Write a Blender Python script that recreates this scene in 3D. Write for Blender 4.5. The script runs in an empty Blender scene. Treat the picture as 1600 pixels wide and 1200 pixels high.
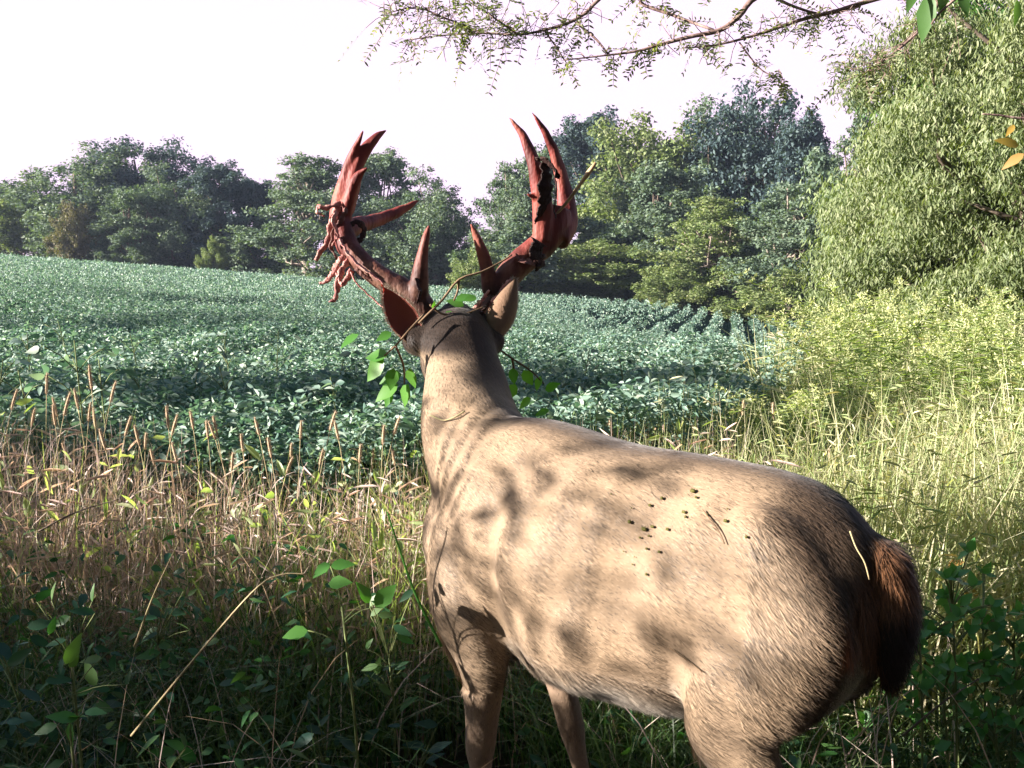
import bpy, math, random
import numpy as np
from mathutils import Vector, Matrix

# ------------------------------------------------------------------ camera, sky, sun, exposure
SC = bpy.context.scene
COL = SC.collection
random.seed(7)
RNG = np.random.default_rng(11)
CAM_H = 1.30
PITCH = math.radians(5.66)
FPX = 1715.0                      # focal length in pixels of a 1600 px wide picture
cam_data = bpy.data.cameras.new('camera')
cam = bpy.data.objects.new('camera', cam_data)
COL.objects.link(cam)
cam.location = (0, 0, CAM_H)
cam.rotation_euler = (math.radians(90) - PITCH, 0, 0)
cam_data.sensor_width = 36.0
cam_data.lens = 36.0 * FPX / 1600.0
cam_data.clip_start = 0.05
cam_data.clip_end = 2000
SC.camera = cam

SUN_AZ = Vector((-0.98, -0.19)).normalized()
SUN_EL = math.radians(17.0)
SUN_DIR = Vector((SUN_AZ.x * math.cos(SUN_EL), SUN_AZ.y * math.cos(SUN_EL), math.sin(SUN_EL)))
sun_data = bpy.data.lights.new('sun', 'SUN')
sun_data.energy = 5.0
sun_data.angle = math.radians(0.55)
sun_data.color = (1.0, 0.90, 0.82)
sun = bpy.data.objects.new('sun', sun_data)
COL.objects.link(sun)
sun.rotation_euler = SUN_DIR.to_track_quat('Z', 'Y').to_euler()
sun.location = SUN_DIR * 60

world = bpy.data.worlds.new('World')
SC.world = world
world.use_nodes = True
wn, wl = world.node_tree.nodes, world.node_tree.links
wn.clear()
sky = wn.new('ShaderNodeTexSky')
sky.sky_type = 'NISHITA'
sky.sun_disc = False
sky.sun_elevation = SUN_EL
sky.sun_rotation = math.atan2(SUN_DIR.x, SUN_DIR.y)
sky.air_density = 1.0
sky.dust_density = 1.6
sky.ozone_density = 1.5
# a warm pink evening haze that sits in the lowest degrees of the sky
tc = wn.new('ShaderNodeTexCoord')
sx = wn.new('ShaderNodeSeparateXYZ')
wl.new(tc.outputs['Generated'], sx.inputs[0])
mr = wn.new('ShaderNodeMapRange')
mr.interpolation_type = 'SMOOTHSTEP'
mr.inputs['From Min'].default_value = 0.25
mr.inputs['From Max'].default_value = 0.42
mr.inputs['To Min'].default_value = 1.0
mr.inputs['To Max'].default_value = 0.0
wl.new(sx.outputs['Z'], mr.inputs['Value'])
mix = wn.new('ShaderNodeMix')
mix.data_type = 'RGBA'
mix.inputs['B'].default_value = (5.1, 3.95, 5.2, 1)
wl.new(mr.outputs['Result'], mix.inputs['Factor'])
wl.new(sky.outputs['Color'], mix.inputs['A'])
bg = wn.new('ShaderNodeBackground')
bg.inputs['Strength'].default_value = 0.05
wl.new(mix.outputs['Result'], bg.inputs['Color'])
wo = wn.new('ShaderNodeOutputWorld')
wl.new(bg.outputs['Background'], wo.inputs['Surface'])

SC.view_settings.view_transform = 'Standard'
SC.view_settings.look = 'None'
SC.view_settings.exposure = 2.3
SC.view_settings.gamma = 1.0
SC.cycles.max_bounces = 5
SC.cycles.diffuse_bounces = 3
SC.cycles.glossy_bounces = 2
SC.cycles.transmission_bounces = 4
SC.cycles.caustics_reflective = False
SC.cycles.caustics_refractive = False
SC.cycles.use_denoising = True
SC.cycles.denoiser = 'OPENIMAGEDENOISE'
SC.cycles.denoising_input_passes = 'RGB_ALBEDO_NORMAL'
SC.cycles.denoising_prefilter = 'ACCURATE'

# ------------------------------------------------------------------ helpers
CP, SP = math.cos(PITCH), math.sin(PITCH)

def at(px, py, Y):
    """the world point at distance Y in front of the camera that the photograph shows at pixel px, py"""
    dx = (px - 800.0) / FPX
    dy = (600.0 - py) / FPX
    d = Vector((dx, CP + dy * SP, -SP + dy * CP))
    return Vector((0, 0, CAM_H)) + d * (Y / d.y)

def nrm(a):
    return a / np.maximum(np.linalg.norm(a, axis=-1, keepdims=True), 1e-9)

def smooth01(x):
    x = np.clip(x, 0, 1)
    return x * x * (3 - 2 * x)

def mesh_from(name, V, faces_list, mats=None, smooth=False):
    """faces_list: list of (array (n,k), material index)"""
    me = bpy.data.meshes.new(name)
    V = np.asarray(V, dtype=np.float32).reshape(-1, 3)
    me.vertices.add(len(V))
    me.vertices.foreach_set('co', V.ravel())
    loops, starts, mi, off = [], [], [], 0
    for F, m in faces_list:
        F = np.asarray(F, dtype=np.int32)
        if F.size == 0:
            continue
        n, k = F.shape
        loops.append(F.ravel())
        starts.append(off + np.arange(n, dtype=np.int32) * k)
        mi.append(np.full(n, m, dtype=np.int32))
        off += n * k
    loops = np.concatenate(loops)
    starts = np.concatenate(starts)
    mi = np.concatenate(mi)
    me.loops.add(len(loops))
    me.loops.foreach_set('vertex_index', loops)
    me.polygons.add(len(starts))
    me.polygons.foreach_set('loop_start', starts)
    me.polygons.foreach_set('material_index', mi)
    if smooth:
        me.polygons.foreach_set('use_smooth', np.ones(len(starts), dtype=bool))
    me.update(calc_edges=True)
    me.validate()
    for m in (mats or []):
        me.materials.append(m)
    return me

class MB:
    """collects pieces of geometry that belong to ONE object"""
    def __init__(self):
        self.V, self.F, self.n = [], [], 0
    def add(self, V, F, m=0):
        V = np.asarray(V, dtype=np.float64).reshape(-1, 3)
        F = np.asarray(F, dtype=np.int64)
        if len(V) == 0 or F.size == 0:
            return
        self.F.append((F + self.n, m))
        self.V.append(V)
        self.n += len(V)
    def mesh(self, name, mats, smooth=False):
        return mesh_from(name, np.concatenate(self.V), self.F, mats, smooth)
    def build(self, name, mats, parent=None, smooth=False):
        if not isinstance(mats, (list, tuple)):
            mats = [mats]
        return link(name, self.mesh(name, mats, smooth), parent)

def link(name, me, parent=None):
    o = bpy.data.objects.new(name, me)
    COL.objects.link(o)
    if parent is not None:
        o.parent = parent
    return o

def empty(name, loc=(0, 0, 0), rz=0.0):
    o = bpy.data.objects.new(name, None)
    COL.objects.link(o)
    o.location = loc
    o.rotation_euler = (0, 0, rz)
    o.empty_display_size = 0.1
    return o

def tag(o, label=None, cat=None, group=None, kind=None):
    if label: o['label'] = label
    if cat: o['category'] = cat
    if group: o['group'] = group
    if kind: o['kind'] = kind
    return o

def dup(root, loc, rz=0.0, sc=(1, 1, 1), label=None, group=None):
    """a copy of a thing with copies of its parts and sub-parts"""
    r = root.copy(); COL.objects.link(r)
    r.location = loc; r.rotation_euler = (0, 0, rz); r.scale = sc
    if label: r['label'] = label
    if group: r['group'] = group
    for ch in list(root.children):
        c = ch.copy(); COL.objects.link(c); c.parent = r
        for g in list(ch.children):
            d = g.copy(); COL.objects.link(d); d.parent = c
    return r

def leafset(mb, P, D, N, L, W, kind='diamond', fold=0.12, droop=0.15, m=0):
    """many leaves at once: base P, direction D, normal N, length L, width W"""
    P, D, N = (np.asarray(a, dtype=np.float64).reshape(-1, 3) for a in (P, D, N))
    n = len(P)
    if n == 0: return
    L = np.broadcast_to(np.asarray(L, dtype=np.float64), (n,))[:, None]
    W = np.broadcast_to(np.asarray(W, dtype=np.float64), (n,))[:, None]
    D = nrm(D)
    S = nrm(np.cross(D, N))
    N = np.cross(S, D)
    i = np.arange(n)[:, None]
    if kind == 'diamond':
        V = np.stack([P, P + D * L * .45 + S * W * .5 + N * W * fold, P + D * L - N * L * droop, P + D * L * .45 - S * W * .5 + N * W * fold], 1)
        mb.add(V, i * 4 + np.array([[0, 1, 2, 3]]), m)
    elif kind == 'ovate':
        def pt(t, s):
            return P + D * L * t + S * W * s + N * (abs(s) * W * fold * 2 - L * droop * t * t)
        V = np.stack([P, pt(.16, .36), pt(.42, .5), pt(.74, .27), pt(1, 0), pt(.74, -.27), pt(.42, -.5), pt(.16, -.36), pt(.2, 0), pt(.45, 0), pt(.74, 0)], 1)
        q = np.array([[1, 2, 9, 8], [2, 3, 10, 9], [7, 8, 9, 6], [6, 9, 10, 5]])
        t = np.array([[0, 1, 8], [0, 8, 7], [3, 4, 10], [10, 4, 5]])
        mb.add(V, (i[:, :, None] * 11 + q[None]).reshape(-1, 4), m)
        mb.F.append(((i[:, :, None] * 11 + t[None]).reshape(-1, 3) + mb.n - n * 11, m))
    elif kind == 'hex':
        def pt(t, s):
            return P + D * L * t + S * W * s + N * (abs(s) * W * fold * 2 - L * droop * t * t)
        V = np.stack([P, pt(.3, .45), pt(.68, .38), pt(1, 0), pt(.68, -.38), pt(.3, -.45)], 1)
        mb.add(V, (i[:, :, None] * 6 + np.array([[0, 1, 2, 3], [0, 3, 4, 5]])[None]).reshape(-1, 4), m)

def blades(mb, P, H, A, bend, W, segs=4, m=0, twist=None):
    """grass blades: base P, height H, horizontal lean direction A (unit), bend = how far the tip leans (in H), width W"""
    P = np.asarray(P, dtype=np.float64).reshape(-1, 3); n = len(P)
    if n == 0: return
    H = np.broadcast_to(np.asarray(H, float), (n,))[:, None]
    W = np.broadcast_to(np.asarray(W, float), (n,))[:, None]
    bend = np.broadcast_to(np.asarray(bend, float), (n,))[:, None]
    tw = RNG.uniform(0, 2 * np.pi, n) if twist is None else twist
    S = np.stack([np.cos(tw), np.sin(tw), np.zeros(n)], 1)
    rows = []
    for k in range(segs + 1):
        t = k / segs
        c = P + A * (H * bend * t ** 2) + np.array([0, 0, 1.0]) * (H * (t - 0.35 * np.minimum(bend, 1.6) * t ** 3))
        w = W * (1 - t ** 1.6) * .5 + W * 0.03
        rows += [c + S * w, c - S * w]
    V = np.stack(rows, 1)
    q = np.array([[2 * k, 2 * k + 1, 2 * k + 3, 2 * k + 2] for k in range(segs)])
    mb.add(V, (np.arange(n)[:, None, None] * (2 * segs + 2) + q[None]).reshape(-1, 4), m)

def tube(mb, pts, rad, sides=6, m=0, cap=True, flat=None):
    """a tube through pts; rad one radius per point or pairs (a, b); flat = preferred direction of radius a"""
    pts = np.asarray([tuple(p) for p in pts], dtype=np.float64)
    n = len(pts)
    rad = np.asarray(rad, dtype=np.float64)
    if rad.ndim == 0: rad = np.full(n, float(rad))
    if rad.ndim == 1: rad = np.stack([rad, rad], 1)
    T = nrm(np.gradient(pts, axis=0))
    ref = np.array(flat if flat is not None else (0.31, 0.53, 0.79), dtype=float)
    A = np.zeros_like(pts)
    for k in range(n):
        r = ref - T[k] * (ref @ T[k])
        if np.linalg.norm(r) < 1e-3: r = np.cross(T[k], (1, 0, 0))
        A[k] = r / np.linalg.norm(r)
        if flat is None: ref = A[k]
    B = np.cross(T, A)
    a = np.arange(sides) * 2 * np.pi / sides
    V = pts[:, None] + A[:, None] * (np.cos(a)[None, :, None] * rad[:, None, :1]) + B[:, None] * (np.sin(a)[None, :, None] * rad[:, None, 1:])
    j = np.arange(sides); j2 = (j + 1) % sides
    F = np.concatenate([np.stack([k * sides + j, k * sides + j2, (k + 1) * sides + j2, (k + 1) * sides + j], 1) for k in range(n - 1)])
    base = mb.n
    V = V.reshape(-1, 3)
    if cap:
        V = np.concatenate([V, pts[:1], pts[-1:]])
    mb.add(V, F, m)
    if cap:
        c0, c1 = base + n * sides, base + n * sides + 1
        mb.F.append((np.stack([np.full(sides, c0), base + j2, base + j], 1), m))
        mb.F.append((np.stack([np.full(sides, c1), base + (n - 1) * sides + j, base + (n - 1) * sides + j2], 1), m))

def curve(pts, n):
    """Catmull-Rom resample of a few points to n points"""
    P = np.asarray([tuple(p) for p in pts], dtype=np.float64)
    if P.ndim == 1: P = P[:, None]
    k = len(P)
    Q = np.concatenate([2 * P[:1] - P[1:2], P, 2 * P[-1:] - P[-2:-1]])
    u = np.linspace(0, k - 1, n)
    i = np.minimum(u.astype(int), k - 2)
    t = (u - i)[:, None]
    p0, p1, p2, p3 = Q[i], Q[i + 1], Q[i + 2], Q[i + 3]
    return .5 * (2 * p1 + (p2 - p0) * t + (2 * p0 - 5 * p1 + 4 * p2 - p3) * t * t + (3 * p1 - p0 - 3 * p2 + p3) * t ** 3)

def rand_dirs(n, rng=None):
    return nrm((rng or RNG).normal(size=(n, 3)))

def remeshed(name, mb, voxel, smooth_it=6, factor=.5):
    """one continuous surface out of the overlapping pieces in mb"""
    me = mb.mesh(name + '_raw', [])
    o = bpy.data.objects.new(name + '_raw', me)
    COL.objects.link(o)
    r = o.modifiers.new('r', 'REMESH'); r.mode = 'VOXEL'; r.voxel_size = voxel; r.use_smooth_shade = True
    s = o.modifiers.new('s', 'SMOOTH'); s.factor = factor; s.iterations = smooth_it
    dg = bpy.context.evaluated_depsgraph_get()
    out = bpy.data.meshes.new_from_object(o.evaluated_get(dg))
    out.name = name
    bpy.data.objects.remove(o); bpy.data.meshes.remove(me)
    return out

# ------------------------------------------------------------------ materials
def new_mat(name):
    m = bpy.data.materials.new(name); m.use_nodes = True
    nt = m.node_tree; nt.nodes.clear()
    out = nt.nodes.new('ShaderNodeOutputMaterial')
    return m, nt.nodes, nt.links, out

def ramp(nodes, cols, pos=None):
    r = nodes.new('ShaderNodeValToRGB')
    e = r.color_ramp.elements
    pos = pos or [k / max(1, len(cols) - 1) for k in range(len(cols))]
    while len(e) < len(cols): e.new(0.5)
    for k, c in enumerate(cols):
        e[k].position = pos[k]; e[k].color = (*c, 1)
    return r

def leaf_mat(name, cols, transl=.3, rough=.5, spec=.35, tcol=None, patch=0.0, pscale=.3):
    """leaves: every leaf its own colour out of cols, light coming through; patch = strength of broad colour drift"""
    m, N, Lk, out = new_mat(name)
    geo = N.new('ShaderNodeNewGeometry')
    r = ramp(N, cols)
    src = geo.outputs['Random Per Island']
    if patch > 0:
        tx = N.new('ShaderNodeTexCoord'); no = N.new('ShaderNodeTexNoise')
        no.inputs['Scale'].default_value = pscale; no.inputs['Detail'].default_value = 2
        Lk.new(tx.outputs['Object'], no.inputs['Vector'])
        mm = N.new('ShaderNodeMix'); mm.data_type = 'FLOAT'
        mm.inputs[0].default_value = patch
        st = N.new('ShaderNodeMapRange'); st.inputs['From Min'].default_value = .3; st.inputs['From Max'].default_value = .7
        Lk.new(no.outputs['Fac'], st.inputs['Value'])
        Lk.new(src, mm.inputs[2]); Lk.new(st.outputs['Result'], mm.inputs[3])
        src = mm.outputs[0]
    Lk.new(src, r.inputs[0])
    p = N.new('ShaderNodeBsdfPrincipled')
    p.inputs['Roughness'].default_value = rough
    p.inputs['Specular IOR Level'].default_value = spec
    Lk.new(r.outputs[0], p.inputs['Base Color'])
    t = N.new('ShaderNodeBsdfTranslucent')
    hs = N.new('ShaderNodeMix'); hs.data_type = 'RGBA'; hs.blend_type = 'MULTIPLY'; hs.inputs[0].default_value = 1
    hs.inputs[7].default_value = (*(tcol or (1.5, 1.7, .55)), 1)
    Lk.new(r.outputs[0], hs.inputs[6])
    Lk.new(hs.outputs[2], t.inputs['Color'])
    mx = N.new('ShaderNodeMixShader'); mx.inputs[0].default_value = transl
    Lk.new(p.outputs[0], mx.inputs[1]); Lk.new(t.outputs[0], mx.inputs[2])
    Lk.new(mx.outputs[0], out.inputs['Surface'])
    return m

def noise_mat(name, cols, scale=8, rough=.8, spec=.2, bump=0.0, bscale=40, stretch=(1, 1, 1), pos=None, sss=0):
    m, N, Lk, out = new_mat(name)
    tx = N.new('ShaderNodeTexCoord'); mp = N.new('ShaderNodeMapping'); mp.inputs['Scale'].default_value = stretch
    Lk.new(tx.outputs['Object'], mp.inputs[0])
    no = N.new('ShaderNodeTexNoise'); no.inputs['Scale'].default_value = scale; no.inputs['Detail'].default_value = 5; no.inputs['Roughness'].default_value = .65
    Lk.new(mp.outputs[0], no.inputs['Vector'])
    r = ramp(N, cols, pos or list(np.linspace(.3, .7, len(cols))))
    Lk.new(no.outputs['Fac'], r.inputs[0])
    p = N.new('ShaderNodeBsdfPrincipled'); p.inputs['Roughness'].default_value = rough; p.inputs['Specular IOR Level'].default_value = spec
    Lk.new(r.outputs[0], p.inputs['Base Color'])
    if sss:
        p.inputs['Subsurface Weight'].default_value = sss; p.inputs['Subsurface Radius'].default_value = (.02, .006, .004)
    if bump:
        n2 = N.new('ShaderNodeTexNoise'); n2.inputs['Scale'].default_value = bscale; n2.inputs['Detail'].default_value = 4
        Lk.new(mp.outputs[0], n2.inputs['Vector'])
        b = N.new('ShaderNodeBump'); b.inputs['Strength'].default_value = bump; b.inputs['Distance'].default_value = .01
        Lk.new(n2.outputs['Fac'], b.inputs['Height']); Lk.new(b.outputs[0], p.inputs['Normal'])
    Lk.new(p.outputs[0], out.inputs['Surface'])
    return m
# ------------------------------------------------------------------ the deer
DEER_LOC = Vector((0.215, 2.10, 0.0))
DEER_YAW = math.atan2(0.68, -0.73)
deer = empty('deer', DEER_LOC, DEER_YAW)
tag(deer, 'big whitetail buck seen from behind with antlers shedding bloody velvet, standing in the weeds', 'deer')
DM = Matrix.Translation(DEER_LOC) @ Matrix.Rotation(DEER_YAW, 4, 'Z')
DMI = DM.inverted()

def loc(p):                                   # world -> deer
    return DMI @ Vector(p)
def dat(px, py, Y):
    return loc(at(px, py, Y))

def loft(mb, secs, sides=28):
    """secs: (centre, half width a, half height b, width axis, height axis, egg)"""
    th = np.arange(sides) * 2 * np.pi / sides
    R = []
    for c, a, b, ax, up, egg in secs:
        c, ax, up = np.array(c, float), np.array(ax, float), np.array(up, float)
        s, k = np.sin(th), np.cos(th)
        w = a * k * (1 - egg * s)
        R.append(c + ax * w[:, None] + up * (b * s)[:, None])
    n = len(R)
    V = np.concatenate(R + [np.array([np.array(secs[0][0], float)]), np.array([np.array(secs[-1][0], float)])])
    j = np.arange(sides); j2 = (j + 1) % sides
    F = np.concatenate([np.stack([k * sides + j, k * sides + j2, (k + 1) * sides + j2, (k + 1) * sides + j], 1) for k in range(n - 1)])
    base = mb.n
    mb.add(V, F)
    mb.F.append((np.stack([np.full(sides, base + n * sides), base + j2, base + j], 1), 0))
    mb.F.append((np.stack([np.full(sides, base + n * sides + 1), base + (n - 1) * sides + j, base + (n - 1) * sides + j2], 1), 0))

def ellipsoid(mb, c, r, rot=None, seg=20, rings=12):
    u = np.linspace(0, 2 * np.pi, seg, endpoint=False); v = np.linspace(0, np.pi, rings)
    V = np.stack([np.outer(np.sin(v), np.cos(u)), np.outer(np.sin(v), np.sin(u)), np.outer(np.cos(v), np.ones(seg))], -1).reshape(-1, 3) * np.array(r)
    if rot is not None: V = V @ np.array(rot.to_3x3()).T
    F = []
    for i in range(rings - 1):
        for j in range(seg):
            F.append((i * seg + j, i * seg + (j + 1) % seg, (i + 1) * seg + (j + 1) % seg, (i + 1) * seg + j))
    mb.add(V + np.array(c), F)

body = MB()
# torso: x, half width, top, bottom, egg
TORSO = [(-.515, .050, .865, .690, 0), (-.485, .100, .905, .610, .05), (-.42, .138, .945, .545, .10), (-.33, .160, .968, .515, .12),
         (-.22, .168, .972, .505, .10), (-.10, .178, .976, .476, .06), (.02, .186, .984, .466, .03), (.14, .182, .996, .480, .05),
         (.24, .168, 1.008, .505, .08), (.33, .150, .995, .520, .06), (.41, .128, .945, .515, .0), (.47, .092, .87, .57, 0), (.51, .05, .80, .63, 0)]
T = curve([t for t in TORSO], 44)
loft(body, [((x, 0, (a + b) / 2), w, (a - b) / 2, (0, 1, 0), (0, 0, 1), e) for x, w, a, b, e in T])
# neck
def path_loft(mb, pts, up=(0, 0, 1), n=24):
    P = curve([(*p[0], p[1], p[2]) for p in pts], n)
    c = P[:, :3]; T = nrm(np.gradient(c, axis=0))
    secs = []
    for k in range(n):
        side = np.cross(np.array(up, float), T[k]); side /= np.linalg.norm(side)
        u = np.cross(T[k], side)
        secs.append((c[k], P[k, 3], P[k, 4], side, u, 0))
    loft(mb, secs)
POLL = dat(712, 505, 2.66)
HEAD_F = (DMI.to_3x3() @ Vector((-.14, .90, -.44))).normalized()       # where the face points
HEAD_S = Vector((0, 0, 1)).cross(HEAD_F).normalized()                   # its left
HEAD_U = HEAD_F.cross(HEAD_S).normalized()
def hp(f, s, u):
    return POLL + HEAD_F * f + HEAD_S * s + HEAD_U * u
path_loft(body, [((.24, 0, .81), .135, .18), ((.34, -.005, .85), .132, .17), ((.43, -.030, .92), .120, .142), ((.50, -.068, 1.0), .104, .114),
                 ((.555, -.112, 1.085), .090, .096), (tuple(hp(-.015, 0, -.055)), .085, .085), (tuple(hp(.05, 0, -.06)), .078, .075)])
# skull and muzzle
H = [(-.05, .055, .05, -.02), (-.02, .078, .066, -.03), (.04, .086, .076, -.045), (.10, .083, .080, -.06), (.15, .068, .072, -.07), (.20, .050, .058, -.08),
     (.26, .040, .048, -.088), (.31, .036, .042, -.092), (.335, .026, .03, -.094), (.345, .012, .014, -.095)]
loft(body, [(hp(f, 0, u), a, b, HEAD_S, HEAD_U, 0) for f, a, b, u in curve(H, 26)], sides=22)
for s in (1, -1):
    ellipsoid(body, hp(.085, .062 * s, -.015), (.035, .03, .03))         # brow over the eye
for px, py, Y, rr in ((668, 503, 2.655, .034), (757, 503, 2.685, .034), (652, 533, 2.61, .036), (770, 533, 2.64, .034), (712, 497, 2.70, .045)):
    ellipsoid(body, dat(px, py, Y), (rr, rr, rr))                        # antler pedicles, ear roots, crown of the skull
# front legs: (point), fore-aft radius, lateral radius
def leg(pts, n=26):
    P = curve([(*p[0], p[1], p[2]) for p in pts], n)
    tube(body, P[:, :3], P[:, 3:], sides=18, flat=(1, 0, 0))
leg([((.36, .095, .78), .06, .05), ((.335, .118, .66), .082, .058), ((.275, .125, .545), .075, .055), ((.268, .118, .46), .050, .044), ((.275, .112, .38), .038, .034),
     ((.283, .110, .31), .034, .032), ((.283, .108, .27), .026, .024), ((.280, .106, .16), .019, .019), ((.283, .106, .09), .025, .023), ((.305, .106, .04), .024, .024), ((.325, .106, .0), .030, .028)])
leg([((.36, -.095, .76), .06, .05), ((.33, -.115, .64), .08, .055), ((.285, -.112, .53), .066, .045), ((.262, -.108, .45), .044, .036), ((.235, -.108, .37), .034, .030),
     ((.215, -.108, .31), .032, .030), ((.200, -.108, .26), .024, .022), ((.165, -.108, .16), .018, .018), ((.150, -.108, .09), .024, .022), ((.165, -.108, .04), .024, .024), ((.185, -.108, .0), .030, .028)])
for s, dx in ((1, 0), (-1, .18)):
    leg([((-.37, .075 * s, .80), .13, .070), ((-.355 + dx * .3, .098 * s, .68), .140, .066), ((-.320 + dx * .5, .105 * s, .57), .118, .062), ((-.335 + dx * .8, .103 * s, .49), .078, .048),
         ((-.405 + dx, .098 * s, .41), .045, .033), ((-.455 + dx, .095 * s, .345), .034, .027), ((-.462 + dx, .095 * s, .28), .025, .022), ((-.455 + dx, .095 * s, .17), .021, .019),
         ((-.452 + dx, .095 * s, .09), .026, .023), ((-.435 + dx, .095 * s, .04), .025, .024), ((-.415 + dx, .095 * s, .0), .031, .028)])
# muscle: shoulders, haunches, hip and ribs
for s in (1, -1):
    ellipsoid(body, (.31, .095 * s, .71), (.085, .062, .17), Matrix.Rotation(math.radians(-18), 4, 'Y'))
    ellipsoid(body, (-.37, .088 * s, .73), (.145, .068, .19), Matrix.Rotation(math.radians(10), 4, 'Y'))
    ellipsoid(body, (.03, .105 * s, .70), (.22, .082, .19))
ellipsoid(body, (.28, 0, .96), (.14, .05, .05))
# tail
TAIL = [((-.470, -.01, .862), .035, .030), ((-.515, -.02, .850), .036, .030), ((-.532, -.03, .80), .036, .028), ((-.536, -.03, .73), .036, .028), ((-.535, -.03, .67), .030, .022), ((-.520, -.03, .63), .012, .012)]
path = curve([(*p[0], p[1], p[2]) for p in TAIL], 16)
tube(body, path[:, :3], path[:, 3:], sides=14, flat=(0, 1, 0))
me = remeshed('body', body, .0075, 22)

# coat colours: pigment plus some painted shade, by place on the animal (deer coordinates)
def coat_rgb(V, Nn):
    x, y, z = V[:, 0], V[:, 1], V[:, 2]
    n = np.sin(x * 31 + z * 17) * np.sin(z * 23 - x * 9 + y * 13) * .5 + np.sin(x * 57 + 1.3) * np.sin(z * 49 + y * 31) * .3
    tan = np.array([.232, .166, .106]); grey = np.array([.155, .114, .078]); dark = np.array([.042, .026, .017]); white = np.array([.36, .31, .25]); rust = np.array([.15, .070, .032])
    c = np.tile(tan, (len(V), 1))
    def mixc(c, col, f):
        f = np.clip(f, 0, 1)[:, None]
        return c * (1 - f) + col * f
    c = mixc(c, grey, .35 + .4 * n)
    c = mixc(c, dark, .75 * smooth01((Nn[:, 2] - .80) / .2) * smooth01((z - .88) / .06) * (z < 1.25))      # darker line down the back
    c = mixc(c, dark, .85 * smooth01((-x - .335) / .11 + .4 * (Nn[:, 2] - .2) + .12 * n) * smooth01((.15 - np.abs(y)) / .04) * smooth01((z - .50) / .1))  # shade on the rear of the rump, painted into the coat
    belly = smooth01((-Nn[:, 2] - .35) / .4) * smooth01((.62 - z) / .08) * (z > .42) * smooth01((x + .34) / .06)
    c = mixc(c, white, belly)
    inner = smooth01((.055 - np.abs(y)) / .03) * smooth01((-x - .40) / .05) * smooth01((.74 - z) / .06) * (z > .3)
    c = mixc(c, white, inner)
    thigh = smooth01((.095 - y * np.sign(y)) / .03) * (x < -.2) * smooth01((.62 - z) / .06) * (z > .36)
    c = mixc(c, white, .85 * thigh * (np.sign(y) * Nn[:, 1] < .2))
    hp_f = (V - np.array(POLL)) @ np.array(HEAD_F); hp_u = (V - np.array(POLL)) @ np.array(HEAD_U)
    headm = smooth01((hp_f + .02) / .05) * (z > .95)
    c = mixc(c, grey * .8, headm)
    c = mixc(c, dark * .8, smooth01((hp_f + .07) / .05) * (z > .95) * smooth01((hp_u + .05) / .04) * .95)  # dark crown fur, with shade from antlers and ears painted in
    c = mixc(c, dark * .45, smooth01((z - 1.10) / .035) * (x > .45))  # poll darker still: dark fur and painted shade together
    throat = smooth01((z - .98) / .04) * smooth01((-hp_u - .125) / .03) * (x > .5) * smooth01((hp_f + .01) / .03)
    c = mixc(c, white * 1.1, throat)
    c = mixc(c, dark * .5, (hp_f > .322) * (z > .8) * 1.0)
    neckd = smooth01((x - .36) / .08) * smooth01((z - .95) / .05) * (hp_f < .02) * smooth01((.62 - Nn[:, 1]) / .45)  # dark mane plus the neck's shaded side, both put into the colour
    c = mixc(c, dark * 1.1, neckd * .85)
    c = mixc(c, rust, smooth01((-x - .500) / .02) * smooth01((z - .58) / .03))
    c = mixc(c, dark * .35, smooth01((-x - .515) / .02) * smooth01((.81 - z) / .05) * (z > .55))
    c = mixc(c, dark * .4, (z < .055) * 1.0)
    c = mixc(c, np.array([.22, .15, .11]), smooth01((.48 - z) / .08) * (z > .05) * (Nn[:, 0] > -2) * .45)
    return np.clip(c, .008, .9)

def set_rgb(me, name, rgb):
    a = me.color_attributes.new(name, 'FLOAT_COLOR', 'POINT')
    a.data.foreach_set('color', np.concatenate([rgb, np.ones((len(rgb), 1))], 1).astype(np.float32).ravel())

def mesh_arrays(me):
    V = np.empty(len(me.vertices) * 3, np.float32); me.vertices.foreach_get('co', V)
    N = np.empty(len(me.vertices) * 3, np.float32); me.vertex_normals.foreach_get('vector', N)
    return V.reshape(-1, 3).astype(float), N.reshape(-1, 3).astype(float)

def coat_mat(name, rough, spec, bump):
    m, N, Lk, out = new_mat(name)
    a = N.new('ShaderNodeVertexColor'); a.layer_name = 'coat'
    geo = N.new('ShaderNodeNewGeometry')
    tx = N.new('ShaderNodeTexCoord')
    no = N.new('ShaderNodeTexNoise'); no.inputs['Scale'].default_value = 190; no.inputs['Detail'].default_value = 3
    mp = N.new('ShaderNodeMapping'); mp.inputs['Scale'].default_value = (.25, 1, .6)
    Lk.new(tx.outputs['Object'], mp.inputs[0]); Lk.new(mp.outputs[0], no.inputs['Vector'])
    st = N.new('ShaderNodeMapRange'); st.inputs['To Min'].default_value = .82; st.inputs['To Max'].default_value = 1.18
    Lk.new(geo.outputs['Random Per Island'] if not bump else no.outputs['Fac'], st.inputs['Value'])
    mm = N.new('ShaderNodeMix'); mm.data_type = 'RGBA'; mm.blend_type = 'MULTIPLY'; mm.inputs[0].default_value = 1
    Lk.new(a.outputs['Color'], mm.inputs[6]); Lk.new(st.outputs['Result'], mm.inputs[7])
    p = N.new('ShaderNodeBsdfPrincipled'); p.inputs['Roughness'].default_value = rough; p.inputs['Specular IOR Level'].default_value = spec
    p.inputs['Sheen Weight'].default_value = .12; p.inputs['Sheen Roughness'].default_value = .4
    Lk.new(mm.outputs[2], p.inputs['Base Color'])
    if bump:
        b = N.new('ShaderNodeBump'); b.inputs['Strength'].default_value = bump; b.inputs['Distance'].default_value = .004
        Lk.new(no.outputs['Fac'], b.inputs['Height']); Lk.new(b.outputs[0], p.inputs['Normal'])
    Lk.new(p.outputs[0], out.inputs['Surface'])
    return m

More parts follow.
